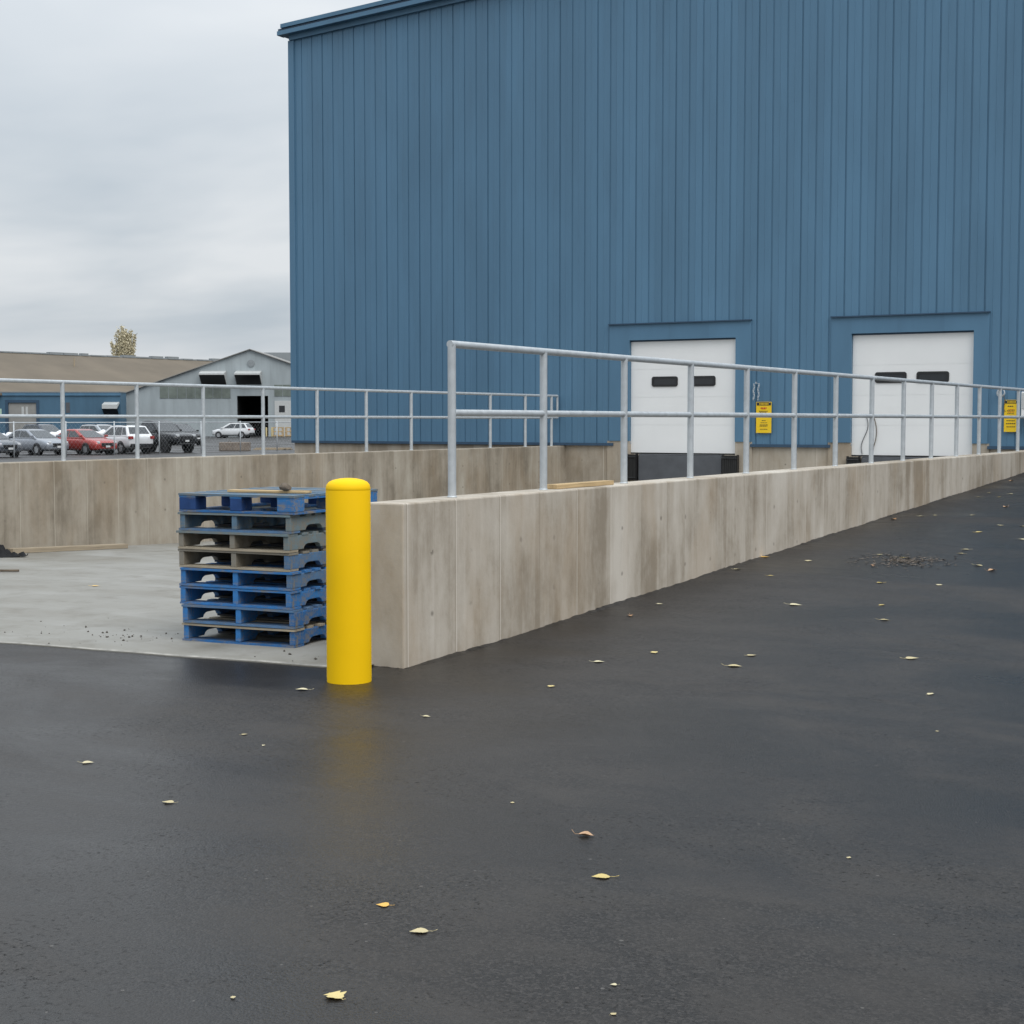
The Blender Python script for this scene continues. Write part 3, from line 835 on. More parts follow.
near = [  # x, y, mesh, size, yaw, label
    (-4.57, 4.99, 1, .062, 190, 'pale curled leaf on the open asphalt, well left of and below the bollard'),
    (-2.60, 3.52, 3, .068, 160, 'ragged yellow leaf at the very bottom of the photo on asphalt'),
    (-2.96, 4.28, 4, .050, 200, 'small orange-yellow leaf on asphalt, upper left of the pair near the bottom'),
    (-2.70, 4.11, 1, .068, 215, 'pale oval leaf on asphalt, lower right of the pair near the bottom'),
    (-2.76, 5.41, 2, .070, 15, 'brown curled leaf in the middle of the foreground asphalt'),
    (-2.46, 4.94, 0, .075, 215, 'pale yellow leaf just below the brown curled leaf on the asphalt'),
    (-3.77, 9.54, 1, .105, 20, 'largest cream leaf with an upright stem on the asphalt right of the wall end'),
    (-3.81, 9.96, 5, .075, 60, 'small leaf just behind the largest cream leaf'),
    (-4.65, 9.30, 1, .080, 40, 'cream leaf with a long stem on asphalt between the wall end and the largest leaf'),
    (-4.52, 8.38, 0, .065, 100, 'pale leaf on asphalt just in front of the near wall end'),
    (-4.66, 7.18, 5, .050, 10, 'small whitish leaf with upright stem on asphalt right of the bollard'),
    (-5.22, 6.29, 5, .036, 70, 'tiny pale leaf on asphalt below and left of the bollard'),
    (-5.44, 5.39, 5, .062, 30, 'whitish flat leaf on the asphalt far to the left'),
    (-5.79, 7.52, 1, .085, 215, 'grey-white leaf with a stem lying at the foot of the yellow bollard'),
    (-4.47, 9.79, 0, .075, 130, 'leaf on asphalt midway along the first wall stretch, behind the cream one'),
    (-2.80, 10.29, 5, .095, 30, 'pale leaf lying alone on the right side of the ramp foot'),
    (-2.39, 9.20, 1, .060, 80, 'small pale leaf in the lower right group near the right edge'),
    (-5.72+.07, 15.13, 4, .105, 60, 'bright yellow leaf tucked against the foot of the near wall'),
    (-4.29, 12.20, 5, .115, 15, 'white flat leaf lying in the centre of the ramp'),
    (-11.16, 11.20, 4, .085, 40, 'yellow leaf lying alone on the concrete slab of the pit'),
    (-5.66+.1, 14.13, 5, .085, 50, 'pale leaf close to the wall foot, before the bright yellow leaf'),
]
LG = 'fallen leaves on the ground'
first = None
def place_leaf(x, y, m, s, yaw, label, i):
    global first
    if first is None:
        o = bpy.data.objects.new('fallen_leaf', LM[m]); first = o
    else:
        o = first.copy(); o.data = LM[m]
    COL.objects.link(o)
    z = slab_z(y) if (x < -6 and y > edge(x)) else ramp(y)
    o.location = (x, y, z+.003); o.scale = (s*.92, s*.92, s*.8)
    o.rotation_euler = (R(random.uniform(-3, 3)), R(random.uniform(-3, 3)), R(yaw))
    tag(o, label, 'leaf', LG)
for i, a in enumerate(near): place_leaf(*a, i)
far = [(-3.28,5.73),(-2.09,8.18),(-3.65,12.47),(-3.41,11.74),(-3.52,13.79),(-4.04,13.72),(-5.1,13.8),(-5.15,15.0),(-4.64,15.74),(-4.36,15.57),(-3.91,16.11),(-3.95,16.47),(-3.51,15.22),
       (-3.31,14.9),(-4.44,14.86),(-5.52,19.3),(-5.3,19.83),(-5.17,20.01),(-4.75,20.16),(-5.3,22.86),(-5.31,23.59),(-5.02,22.94),(-4.14,19.03),(-4.97,23.51),(-5.5,26.02),(-3.88,19.0),
       (-5.3,11.15),(-5.34,11.82),(-2.85,3.37),(-4.96,6.12),(-1.76,5.63),(-1.95,4.0),(-1.85,3.8),(-4.2,18.2),(-4.6,21.4),(-3.6,17.6)]
for i, (x, y) in enumerate(far):
    tiny = i in (0, 1, 28, 29, 30, 31, 32)
    place_leaf(x, y, random.choice((0, 1, 5, 5, 2)), .022 if tiny else random.uniform(.06, .10), random.uniform(0, 360),
               'tiny pale leaf fragment on the foreground asphalt' if tiny else 'small pale leaf among those scattered up the asphalt ramp', i)

# ------------------------------------------------------------------ vehicles beyond the pit
def make_car(label, cat, loc, heading, kind, paint, name='parked_car', rimmat=None, glass=None):
    root = empty(name, loc, R(heading), label, cat, 'vehicles in the lot beyond the pit')
    if kind == 'sedan':
        st = [(-2.30,.78,.48,.70),(-2.22,1.0,.32,.80),(-1.7,1.03,.24,.875),(-1.0,.98,.2,.9),(0,.955,.2,.9),(.8,.965,.2,.9),(1.4,.945,.2,.89),(1.95,.86,.22,.86),(2.2,.74,.25,.78),(2.3,.58,.30,.64)]
        gh = dict(rb=-2.0, fb=1.30, rr=-1.0, fr=.12, zb=.95, zr=1.43, wb=.83, wr=.60); wh = (-1.38, 1.38, .325); L = 2.3; W_ = .9
    elif kind == 'suv':
        st = [(-2.25,1.0,.5,.76),(-2.18,1.1,.36,.86),(-1.7,1.1,.26,.91),(-.9,1.07,.25,.92),(0,1.05,.25,.92),(.8,1.05,.25,.92),(1.4,1.02,.25,.91),(1.9,.95,.27,.88),(2.15,.82,.32,.80),(2.25,.65,.38,.70)]
        gh = dict(rb=-2.14, fb=1.32, rr=-1.62, fr=.22, zb=1.03, zr=1.64, wb=.87, wr=.66); wh = (-1.35, 1.38, .355); L = 2.25; W_ = .92
    else:
        st = [(-2.9,1.22,.62,.93),(-2.86,1.30,.5,.97),(-1.9,1.32,.42,1.0),(-.7,1.32,.4,1.0),(0,1.28,.4,1.0),(.9,1.27,.4,1.0),(1.6,1.25,.4,1.0),(2.4,1.18,.44,.98),(2.74,1.08,.5,.93),(2.85,.92,.55,.88)]
        gh = dict(rb=-.75, fb=1.35, rr=-.55, fr=.45, zb=1.24, zr=1.93, wb=.92, wr=.76); wh = (-1.75, 1.85, .41); L = 2.85; W_ = 1.0
    secs = []
    for x, zt_, zb_, w in st:
        h = zt_-zb_
        half = [(w*.86, zb_), (w*.97, zb_+h*.12), (w, zb_+h*.5), (w*.975, zt_-h*.16), (w*.90, zt_-.02), (w*.55, zt_+.012)]
        secs.append([(x, -y, z) for y, z in half]+[(x, y, z) for y, z in reversed(half)])
    n = len(secs[0]); mb = MB()
    mb.add([p for s in secs for p in s], [(i*n+j, i*n+(j+1)%n, (i+1)*n+(j+1)%n, (i+1)*n+j) for i in range(len(secs)-1) for j in range(n)]+[tuple(range(n)), tuple(range((len(secs)-1)*n, len(secs)*n))])
    mb.build('body', paint, root, True, subsurf=1)
    q = gh
    b = [(q['rb'], -q['wb'], q['zb']-.05), (q['fb'], -q['wb'], q['zb']-.05), (q['fb'], q['wb'], q['zb']-.05), (q['rb'], q['wb'], q['zb']-.05)]
    t = [(q['rr'], -q['wr'], q['zr']), (q['fr'], -q['wr'], q['zr']), (q['fr'], q['wr'], q['zr']), (q['rr'], q['wr'], q['zr'])]
    up = .045
    rt = [(q['rr']+(q['fr']-q['rr'])*f_, y_, q['zr']+up*math.sin(math.pi*f_)+(.012 if abs(y_) < .1 else 0)) for f_ in (0, .33, .67, 1) for y_ in (-q['wr'], 0, q['wr'])]
    cf = []
    for i_ in range(3):
        for j_ in range(2): cf.append((4+i_*3+j_, 4+i_*3+j_+1, 4+i_*3+j_+4, 4+i_*3+j_+3))
    cf += [(0, 1, 13, 10, 7, 4), (3, 6, 9, 12, 15, 2), (1, 2, 15, 14, 13), (0, 4, 5, 6, 3), (0, 3, 2, 1)]
    MB().add(b+rt, cf).build('cabin', paint, root, True, bevel=.06, auto=60)
    def bil(c, u, v): 
        c = [Vector(k) for k in c]; return (c[0]*(1-u)+c[1]*u)*(1-v)+(c[3]*(1-u)+c[2]*u)*v
    def pane(c, u0, u1, v0, v1, nm, k0=0, k1=0):
        pts = [bil(c, u0, v0), bil(c, u1, v0), bil(c, u1-k1, v1), bil(c, u0+k0, v1)]
        nn = (pts[1]-pts[0]).cross(pts[3]-pts[0]).normalized()
        ctr = sum(pts, Vector())/4
        if nn.dot(ctr-Vector((0, 0, 1.0))) < 0: nn = -nn
        vs = [p+nn*.012 for p in pts]+[p-nn*.01 for p in pts]
        MB().add(vs, [(0,1,2,3),(7,6,5,4),(0,4,5,1),(1,5,6,2),(2,6,7,3),(3,7,4,0)]).build(nm, glass or M['carglass'], root)
    pane([b[1], b[2], t[2], t[1]], .07, .93, .14, .92, 'windshield')
    pane([b[0], b[3], t[3], t[0]], .09, .91, .16 if kind != 'suv' else .30, .90, 'rear_window')
    for s, (c) in ((-1, [b[0], b[1], t[1], t[0]]), (1, [b[3], b[2], t[2], t[3]])):
        if kind == 'suv':
            pane(c, .05, .20, .22, .88, 'side_window'); pane(c, .225, .50, .18, .90, 'side_window'); pane(c, .525, .90, .18, .90, 'side_window', 0, .08)
        else:
            pane(c, .12, .475, .18, .90, 'side_window', .03, 0); pane(c, .505, .90, .18, .90, 'side_window', 0, .06)
        MB().box(q['fb']-.42, q['fb']-.28, min(s*(q['wb']-.04), s*(q['wb']+.16)), max(s*(q['wb']-.04), s*(q['wb']+.16)), q['zb']+.06, q['zb']+.19).build('mirror', paint, root, bevel=.03)
    for xw in wh[:2]:
        for s in (-1, 1):
            r_ = wh[2]
            wr = empty('wheel', (xw, s*(W_-.10), r_)); wr.parent = root
            mb = MB(); prof_ = [(r_*.62, -.11), (r_*.93, -.11), (r_, -.085), (r_, .085), (r_*.93, .11), (r_*.62, .11)]
            mb.lathe(prof_, 24, cap=False); mb.v = [(a, c_, b_) for a, b_, c_ in mb.v]
            mb.build('tyre', M['tyre'], wr, True, auto=40)
            mb = MB().lathe([(r_*.63, -.09), (r_*.63, .09), (r_*.45, .075), (.05, .085), (.001, .09)], 20)
            mb.v = [(a, s*c_*1.0, b_) for a, b_, c_ in mb.v]
            for k in range(5):
                a_ = 2*math.pi*k/5
                m_ = Matrix.Rotation(a_, 4, 'Y')
                mb.box(.03, r_*.6, -.012+s*.09, .012+s*.09, -.035, .035, m_)
            mb.build('rim', rimmat or M['rim'], wr, auto=None)
            mb = MB().lathe([(r_*1.03, -.14), (r_*1.13, -.14), (r_*1.13, .095), (r_*1.03, .105)], 24, cap=False); mb.v = [(a, s*c_, b_+.01) for a, b_, c_ in mb.v]
            mb.build('wheel_arch', M['frameblack'], wr)
    zf = st[-2][1]
    for s in (-1, 1):
        y0, y1 = sorted((s*.42*W_*2*.85, s*.27*W_*2))
        MB().box(L-.24, L-.03, y0, y1, zf-.10, zf+.04).build('headlight', M['lamp'], root, bevel=.03)
        y0, y1 = sorted((s*W_*.92, s*W_*.62))
        zz = st[1][1]
        MB().box(-L-.015, -L+.14, y0, y1, zz-.22, zz-.05).build('taillight', M['tail'], root, bevel=.02)
    hg = .17 if kind != 'pickup' else .30
    MB().box(L-.12, L+.012, -W_*.45, W_*.45, zf-.16-hg*.6, zf-.06).build('grille', M['frameblack'], root, bevel=.02)
    zl = st[-1][2]
    MB().box(L-.22, L+.006, -W_*.62, W_*.62, zl-.06, zl+.05).build('front_bumper', M['frameblack'], root, bevel=.03)
    zl = st[0][2]
    MB().box(-L-.03, -L+.22, -W_*.8, W_*.8, zl-.10, zl+.10).build('rear_bumper', M['frameblack'] if kind != 'sedan' else paint, root, bevel=.03)
    MB().box(L+.021, L+.03, -.15, .15, st[-1][2]+.12, st[-1][2]+.23).build('number_plate', M['plate'], root)
    if kind == 'suv':
        for s in (-1, 1): MB().tube((q['rr']+.1, s*(q['wr']-.06), q['zr']+.03), (q['fr']-.1, s*(q['wr']-.06), q['zr']+.03), .02, 8).build('roof_rack', M['frameblack'], root)
        MB().box(-1.2, 1.2, -W_-.012, W_+.012, .25, .36).build('sill_trim', M['frameblack'], root)
    if kind == 'pickup':
        MB().box(-2.8, -.8, -.86, .86, 1.335, 1.36).build('bed_cover', M['frameblack'], root)
    return root
G = -.35
make_car('grey sedan parked behind the railing, nose to the right', 'car', (-68.75, 64.34, G), -8, 'sedan', M['c_grey'])
make_car('red sedan parked between the grey sedan and the white sport utility vehicle', 'car', (-67.04, 66.47, G), -9, 'sedan', M['c_red'])
make_car('white sport utility vehicle seen from behind, parked between the red sedan and the black pickup', 'car', (-66.9, 69.5, G), 164, 'suv', M['c_white'])
make_car('black pickup truck with a bulky grille, parked right of the white sport utility vehicle', 'pickup truck', (-67.4, 73.1, G), -9, 'pickup', M['c_black'], 'pickup_truck', M['rimdark'])
make_car('dark car cut off by the left edge of the photo', 'car', (-66.6, 58.9, G), -10, 'sedan', M['c_dark'])
make_car('white sport utility vehicle parked alone far off before the open dark doorway', 'car', (-112.3, 133.9, G), 196, 'suv', M['c_white'])
make_car('dark car parked in the far row, its roof showing above the grey sedan', 'car', (-88.0, 83.3, G), -10, 'suv', M['c_navy'])
make_car('silver car parked in the far row, its roof showing above the red sedan', 'car', (-81.3, 82.5, G), -10, 'suv', M['c_silver'])
make_car('black car parked in the far row, half hidden behind the pickup bonnet', 'car', (-84.6, 94.4, G), -10, 'suv', M['c_black'])

# white wrapped bundles behind the sedans
bm = bmesh.new(); bmesh.ops.create_icosphere(bm, subdivisions=4, radius=1)
for v in bm.verts:
    c = v.co
    k = 1/max(abs(c.x), abs(c.y), abs(c.z))
    p = c*(.55*k+.45)
    n_ = .07*math.sin(p.x*7+p.y*3)+.06*math.sin(p.y*9-p.z*4)+.05*math.sin(p.z*8+p.x*5)
    v.co = Vector((p.x*(.62+n_*.5), p.y*(.6+n_*.5), (p.z*(.62+n_) if p.z > 0 else p.z*.62)))
me = bpy.data.meshes.new('bundle'); bm.to_mesh(me); bm.free(); me.materials.append(M['wrap'])
for p in me.polygons: p.use_smooth = True
b0 = None
for i in range(8):
    t = i/7
    o = bpy.data.objects.new('wrapped_bundle', me) if b0 is None else b0.copy()
    b0 = b0 or o
    COL.objects.link(o)
    o.location = (-79.2+8.2*t, 67.2+4.75*t, G+.62); o.rotation_euler = (0, 0, R(29+random.uniform(-9, 9))); o.scale = (1.0, 1, random.uniform(.93, 1.06))
    tag(o, 'white plastic-wrapped bundle in the row behind the grey and red sedans', 'bundle', 'white wrapped bundles behind the sedans')

# chain-link fence in front of the cars
FX = -64.0
fe = empty('chain_link_fence', (FX, 58.43-3.71*5, G), 0, 'thin galvanised chain-link fence in front of the parked cars', 'fence')
ny_ = [i*3.71 for i in range(15)]
for y_ in ny_:
    MB().tube((0, y_, -.05), (0, y_, 1.93), .035, 8).build('post', M['galvdark'], fe, True)
MB().tube((0, 0, 1.86), (0, ny_[-1], 1.86), .026, 8).build('top_rail', M['galvdark'], fe, True)
mb = MB(); Lf = ny_[-1]; step = .30; hgt = 1.80
k = -hgt
while k < Lf:
    for sgn in (1, -1):
        y0 = k; y1 = k+hgt
        za, zb = (.03, .03+hgt) if sgn == 1 else (.03+hgt, .03)
        if y0 < 0: za += (0-y0)*sgn; y0 = 0
        if y1 > Lf: zb -= (y1-Lf)*sgn; y1 = Lf
        if y1-y0 > .02:
            mb.add([(.031, y0, za), (.031, y1, zb), (.031, y1, zb+.003), (.031, y0, za+.003), (.034, y0, za), (.034, y1, zb), (.034, y1, zb+.003), (.034, y0, za+.003)], [(0,1,2,3),(7,6,5,4)])
    k += step
mb.build('mesh_fabric', M['galvdark'], fe)

# concrete block, debris, stub posts and timber frames in the lot
bl = empty('concrete_block', (-65.86, 78.67, G), R(30), 'long brown weathered concrete block on the lot right of the pickup', 'concrete block')
MB().extrude([(-.35, 0), (.35, 0), (.33, .52), (.30, .56), (-.30, .56), (-.33, .52)], -.98, .98, lambda p, q, d: (d, p, q)).build('body', M['barrier'], bl, bevel=.03)
MB().torus((.35, 0, .58), .07, .014, 'y').torus((-.35, 0, .58), .07, .014, 'y').build('lifting_loop', M['stick'], bl)
dp = empty('scrap_timber', (-65.8, 82.2, G), R(30), 'low heap of grey scrap timber on the lot by the warehouse corner', 'timber')
for k in range(7):
    o = MB().box(-1.1+.15*k*.5, .9+.1*k, -.3+.09*k, -.18+.09*k, .03*(k % 3), .05+.05*(k % 3)).build('board', M['lumberold'], dp)
    o.rotation_euler = (0, 0, R(random.uniform(-5, 5)))
for x_, y_, lb in ((-117.4, 146.0, 'left of the two short faded yellow posts by the far open doorway'), (-116.8, 146.3, 'right of the two short faded yellow posts by the far open doorway')):
    o = empty('guard_post', (x_, y_, G), 0, lb, 'post', 'yellow posts by the far doorway')
    MB().lathe([(.10, 0), (.10, 1.05), (.07, 1.12), (.001, 1.14)], 14).build('pipe', M['paleyellow'], o, True, auto=40)
    MB().lathe([(.16, 0), (.16, .04), (.1, .05)], 14).build('footing', M['steelgrey'], o)
for k, (x_, y_, lb) in enumerate(((-116.8, 147.4, 'left pale timber crate beside the yellow posts, by the far building'), (-115.4, 148.2, 'right pale timber crate beside the warehouse corner, by the far building'))):
    o = empty('timber_crate', (x_, y_, G), R(30), lb, 'crate', 'timber crates by the far building')
    for s in (0, 1):
        mb = MB()
        for xx in (-.6, 0, .6): mb.box(xx-.06, xx+.06, -.5+s, -.44+s, 0, 1.15)
        for zz in (.08, .55, 1.02): mb.box(-.66, .66, -.56+s*1.12, -.505+s*1.01, zz, zz+.12)
        mb.build('side_frame', M['lumber'], o)
    MB().box(-.6, .6, -.43, .43, .02, .06).build('base', M['lumberold'], o)

# ------------------------------------------------------------------ far buildings
RZ = R(YAW)
# grey gabled building
gb = empty('grey_building', (-135.99, 141.06, G), RZ, 'grey metal gabled building with two hooded vents and a dark open doorway', 'building')
WID, DEP, EAVE, PEAK = 31.8, 45.0, 5.05, 10.55
GR = lambda xq: EAVE+(PEAK-EAVE)*(1-abs(xq-WID/2)/(WID/2))
mb = MB()
ox0, ox1, oz = 14.25, 18.05, 4.95
xsf = [0, 2, ox0, WID/2, ox1, WID]
for xa, xb in zip(xsf[:-1], xsf[1:]):
    zb = oz if ox0 <= xa < ox1 else 0
    mb.add([(xa, 0, zb), (xb, 0, zb), (xb, 0, GR(xb)), (xa, 0, GR(xa))], [(0, 1, 2, 3)])
mb.add([(0, 0, 0), (0, DEP, 0), (0, DEP, EAVE), (0, 0, EAVE), (WID, 0, 0), (WID, DEP, 0), (WID, DEP, EAVE), (WID, 0, EAVE), (WID/2, DEP, PEAK)], [(0,1,2,3),(4,7,6,5),(1,5,6,8,2)])
# open doorway reveal
mb.box(ox0-.02, ox0, 0, .4, 0, oz); mb.box(ox1, ox1+.02, 0, .4, 0, oz)
mb.build('wall', M['greyclad'], gb)
MB().add([(ox0, .4, 0), (ox1, .4, 0), (ox1, 9, 0), (ox0, 9, 0), (ox0, .4, oz), (ox1, .4, oz), (ox1, 9, oz), (ox0, 9, oz)], [(2, 3, 7, 6), (3, 0, 4, 7), (1, 2, 6, 5), (4, 5, 6, 7), (0, 1, 2, 3)]).build('doorway_interior', M['dark'], gb)
mb = MB()
for sgn in (-1, 1):
    xe = WID/2+sgn*(WID/2+.5); ze = EAVE-.16
    vs = [(WID/2, -.35, PEAK+.02), (xe, -.35, ze), (xe, DEP+.3, ze), (WID/2, DEP+.3, PEAK+.02)]
    mb.add(vs+[(a, b_, c+.09) for a, b_, c in vs], [(0,1,2,3),(7,6,5,4),(0,4,5,1),(1,5,6,2),(2,6,7,3)])
rf = mb.build('roof', M['roofgrey'], gb)
MB().box(WID/2-.5, WID/2+26, 14, 20, 7.5, PEAK+.28).build('roof_monitor', M['greydark'], gb)
for x0, x1, z0, z1 in ((4.8, 13.5, 4.65, 6.15), (18.8, 23, 4.9, 6.3)):
    n = 8 if x0 < 10 else 4
    for k in range(n):
        xa = x0+(x1-x0)*k/n
        MB().box(xa+.04, xa+(x1-x0)/n-.04, -.06, -.01, z0, z1).build('light_panel', M['lightpanel'], gb)
for x0 in (9.95, 14.25):
    w = 3.0
    vh = empty('vent_hood', (x0, 0, 6.35)); vh.parent = gb
    pr = [(-.02, 1.65), (-1.5, 1.30), (-1.5, 1.12), (-.02, 0)]
    mb = MB()
    mb.add([(-.05, -.02, 1.65), (w+.05, -.02, 1.65), (w+.05, -1.55, 1.30), (-.05, -1.55, 1.30), (-.05, -.02, 1.55), (w+.05, -.02, 1.55), (w+.05, -1.55, 1.12), (-.05, -1.55, 1.12)],
           [(0,1,2,3),(7,6,5,4),(3,2,6,7),(0,3,7,4),(1,5,6,2)])
    for xx in (-.05, w+.0):
        mb.extrude([(-.02, 1.55), (-1.5, 1.15), (-.02, 0)], xx, xx+.05, lambda p, q, d: (d, p, q))
    mb.build('hood', M['hood'], vh)
    MB().box(.0, w, -.10, -.02, 0, 1.5).build('fan_opening', M['dark'], vh)
    MB().add([(.0, -1.46, 1.10), (w, -1.46, 1.10), (w, -.08, .02), (.0, -.08, .02)], [(0, 1, 2, 3)]).build('louvre', M['frameblack'], vh)
pd = empty('side_door', (18.85, 0, 0)); pd.parent = gb
MB().box(0, 2.6, -.06, -.01, 0, 4.35).build('leaf', M['hood'], pd)
MB().box(.55, 1.25, -.09, -.065, 2.95, 3.75).build('pane', M['glassdark'], pd)
MB().lathe([(.45, 0), (.45, .1), (.3, .12), (.001, .13)], 14).build('gable_lamp', M['greydark'], gb).matrix_local = Matrix.Translation((WID/2+.1, -.02, 8.9)) @ Matrix.Rotation(R(90), 4, 'X')

# low blue building
bb = empty('blue_building', (-133.12, 138.1, G), RZ, 'low flat-roofed blue building with a grey roller door behind the parked cars', 'building')
bb.scale = (1.24, 1.24, 1.24)
H = 4.25
mb = MB()
d0, d1, dh = -11.15, -7.85, 3.55
for xa, xb in ((-34, d0), (d0, d1), (d1, 0)):
    zb = dh if xa == d0 else 0
    mb.add([(xa, 0, zb), (xb, 0, zb), (xb, 0, H), (xa, 0, H)], [(0, 1, 2, 3)])
mb.add([(0, 0, 0), (0, 2.2, 0), (0, 2.2, H), (0, 0, H), (-34, 0, 0), (-34, 2.2, 0), (-34, 2.2, H), (-34, 0, H)], [(0,1,2,3),(7,6,5,4),(1,5,6,2)])
mb.build('wall', M['bluefar'], bb)
MB().box(-34.15, .03, -.15, 2.25, H+.002, H+.10).build('roof', M['greydark'], bb)
MB().box(-34.1, .02, -.12, -.003, H-.28, H).build('fascia', M['bluetrim'], bb)
dr = empty('roller_door', (d0, 0, 0)); dr.parent = bb
MB().box(.30, d1-d0-.30, .10, .16, 0, dh-.28).build('curtain', M['rolldoor'], dr)
mb = MB().box(0, .298, -.03, .2, 0, dh).box(d1-d0-.298, d1-d0, -.03, .2, 0, dh).box(.299, d1-d0-.299, -.03, .2, dh-.27, dh)
mb.build('frame', M['bluedark'], dr)
MB().box(1.55, 1.78, .07, .098, 1.9, 2.9).box(1.95, 2.15, .07, .098, 1.9, 2.9).build('pale_plate', M['hood'], dr)
MB().box(-5.3, -4.9, -.03, -.002, 2.3, 3.3).build('meter_box', M['steelgrey'], bb)
MB().box(-12.4, -11.5, -.03, -.002, 2.0, 2.7).build('green_notice', simple('pale_green_notice', (.45, .62, .5, 1), .5, 0, .05), bb)
vh = empty('air_unit', (-1.55, 0, 1.95)); vh.parent = bb
mb = MB().add([(0, -.01, 1.4), (1.45, -.01, 1.4), (1.45, -1.0, 1.15), (0, -1.0, 1.15), (0, -.01, 1.25), (1.45, -.01, 1.25), (1.45, -1.0, .75), (0, -1.0, .75)], [(0,1,2,3),(7,6,5,4),(3,2,6,7),(0,3,7,4),(1,5,6,2)])
mb.build('hood', M['hood'], vh)
MB().add([(0, -1.0, .74), (1.45, -1.0, .74), (1.45, -.02, .0), (0, -.02, .0)], [(0, 1, 2, 3)]).build('louvre', M['frameblack'], vh)

# large brown-roofed shed behind
A = Vector((-182.0, 151.0, 0)); B = Vector((-150.0, 186.0, 0))
import mathutils
def onray(u, dep_): 
    th = R(YAW); a = (u-512)/1550*dep_
    return Vector((-math.sin(th)*dep_+math.cos(th)*a, math.cos(th)*dep_+math.sin(th)*a, 0))
P0 = onray(0, 210); P1 = onray(205, 240)
ax = (P1-P0).normalized(); pr = Vector((ax.y, -ax.x, 0))
if pr.dot(-P0) < 0: pr = -pr
sh = empty('brown_roof_shed', (P0.x, P0.y, G), math.atan2(ax.y, ax.x), 'long shed with a big brown pitched roof behind the blue building', 'building')
x0, x1 = -70, 55; ZR, ZE, HW = 11.15, 5.2, 21.0
MB().add([(x0, -HW, ZE), (x1, -HW, ZE), (x1, 0, ZR), (x0, 0, ZR), (x0, HW, ZE), (x1, HW, ZE), (x0, -HW, ZE-.25), (x1, -HW, ZE-.25), (x0, HW, ZE-.25), (x1, HW, ZE-.25)],
         [(0,1,2,3),(3,2,5,4),(6,7,1,0),(4,5,9,8)]).build('roof', M['roofbrown'], sh)
MB().add([(x0+.4, -HW+.6, 0), (x1-.4, -HW+.6, 0), (x1-.4, HW-.6, 0), (x0+.4, HW-.6, 0), (x0+.4, -HW+.6, ZE+.1), (x1-.4, -HW+.6, ZE+.1), (x1-.4, HW-.6, ZE+.1), (x0+.4, HW-.6, ZE+.1), (x0+.4, 0, ZR-.1), (x1-.4, 0, ZR-.1)],
         [(0,1,5,4),(1,2,6,9,5),(2,3,7,6),(3,0,4,8,7)]).build('wall', M['greyclad'], sh)
mb = MB(); xx = -66
while xx < 52:
    ln = random.uniform(.8, 2.6); mb.box(xx, xx+ln, -.4, .4, ZR-.05, ZR+(random.uniform(.12, .38) if xx > 8 else .14)); xx += ln+random.uniform(.2, 1.2 if xx > 10 else .1)
mb.box(-66, 52, -.3, .3, ZR-.06, ZR+.10)
mb.build('ridge_vent', M['greydark'], sh)
for xx, yy in ((7.5, -6.5), (30.5, -7.5)):
    zq = ZR-(ZR-ZE)*abs(yy)/HW
    MB().tube((xx, yy, zq-.2), (xx, yy, zq+1.1), .11, 10).build('vent_pipe', M['lumberold'], sh)
# lower grey gable at the left
ga = empty('grey_shed', tuple(onray(-4, 202))[:2]+(G,), RZ, 'grey gable-fronted shed rising behind the blue building at the left edge', 'building')
gw = 17.0
GZ = lambda q: 9.15-abs(q)*.40 if abs(q) > 2.2 else 9.15-2.2*.40+(2.2-abs(q))*.12
mb = MB().add([(-gw/2, 0, 0), (gw/2, 0, 0), (gw/2, 0, GZ(gw/2)), (2.2, 0, GZ(2.2)), (0, 0, GZ(0)), (-2.2, 0, GZ(2.2)), (-gw/2, 0, GZ(gw/2))], [tuple(range(7))])
mb.add([(-gw/2, 0, 0), (-gw/2, 20, 0), (-gw/2, 20, GZ(gw/2)), (-gw/2, 0, GZ(gw/2)), (gw/2, 0, 0), (gw/2, 20, 0), (gw/2, 20, GZ(gw/2)), (gw/2, 0, GZ(gw/2))], [(0,1,2,3),(7,6,5,4)])
mb.build('wall', M['roofgrey'], ga)
mb = MB(); q = [-gw/2-.3, -2.2, 0, 2.2, gw/2+.3]
mb.add([(a, y_, GZ(a)+.03+t_) for a in q for y_ in (-.25, 20.2) for t_ in (0, .22)], [(4*i, 4*i+1, 4*i+5, 4*i+4) for i in range(4)]+[(4*i+2, 4*i+6, 4*i+7, 4*i+3) for i in range(4)]+[(4*i+1, 4*i+3, 4*i+7, 4*i+5) for i in range(4)]+[(4*i, 4*i+4, 4*i+6, 4*i+2) for i in range(4)])
mb.build('roof', M['roofgrey'], ga)

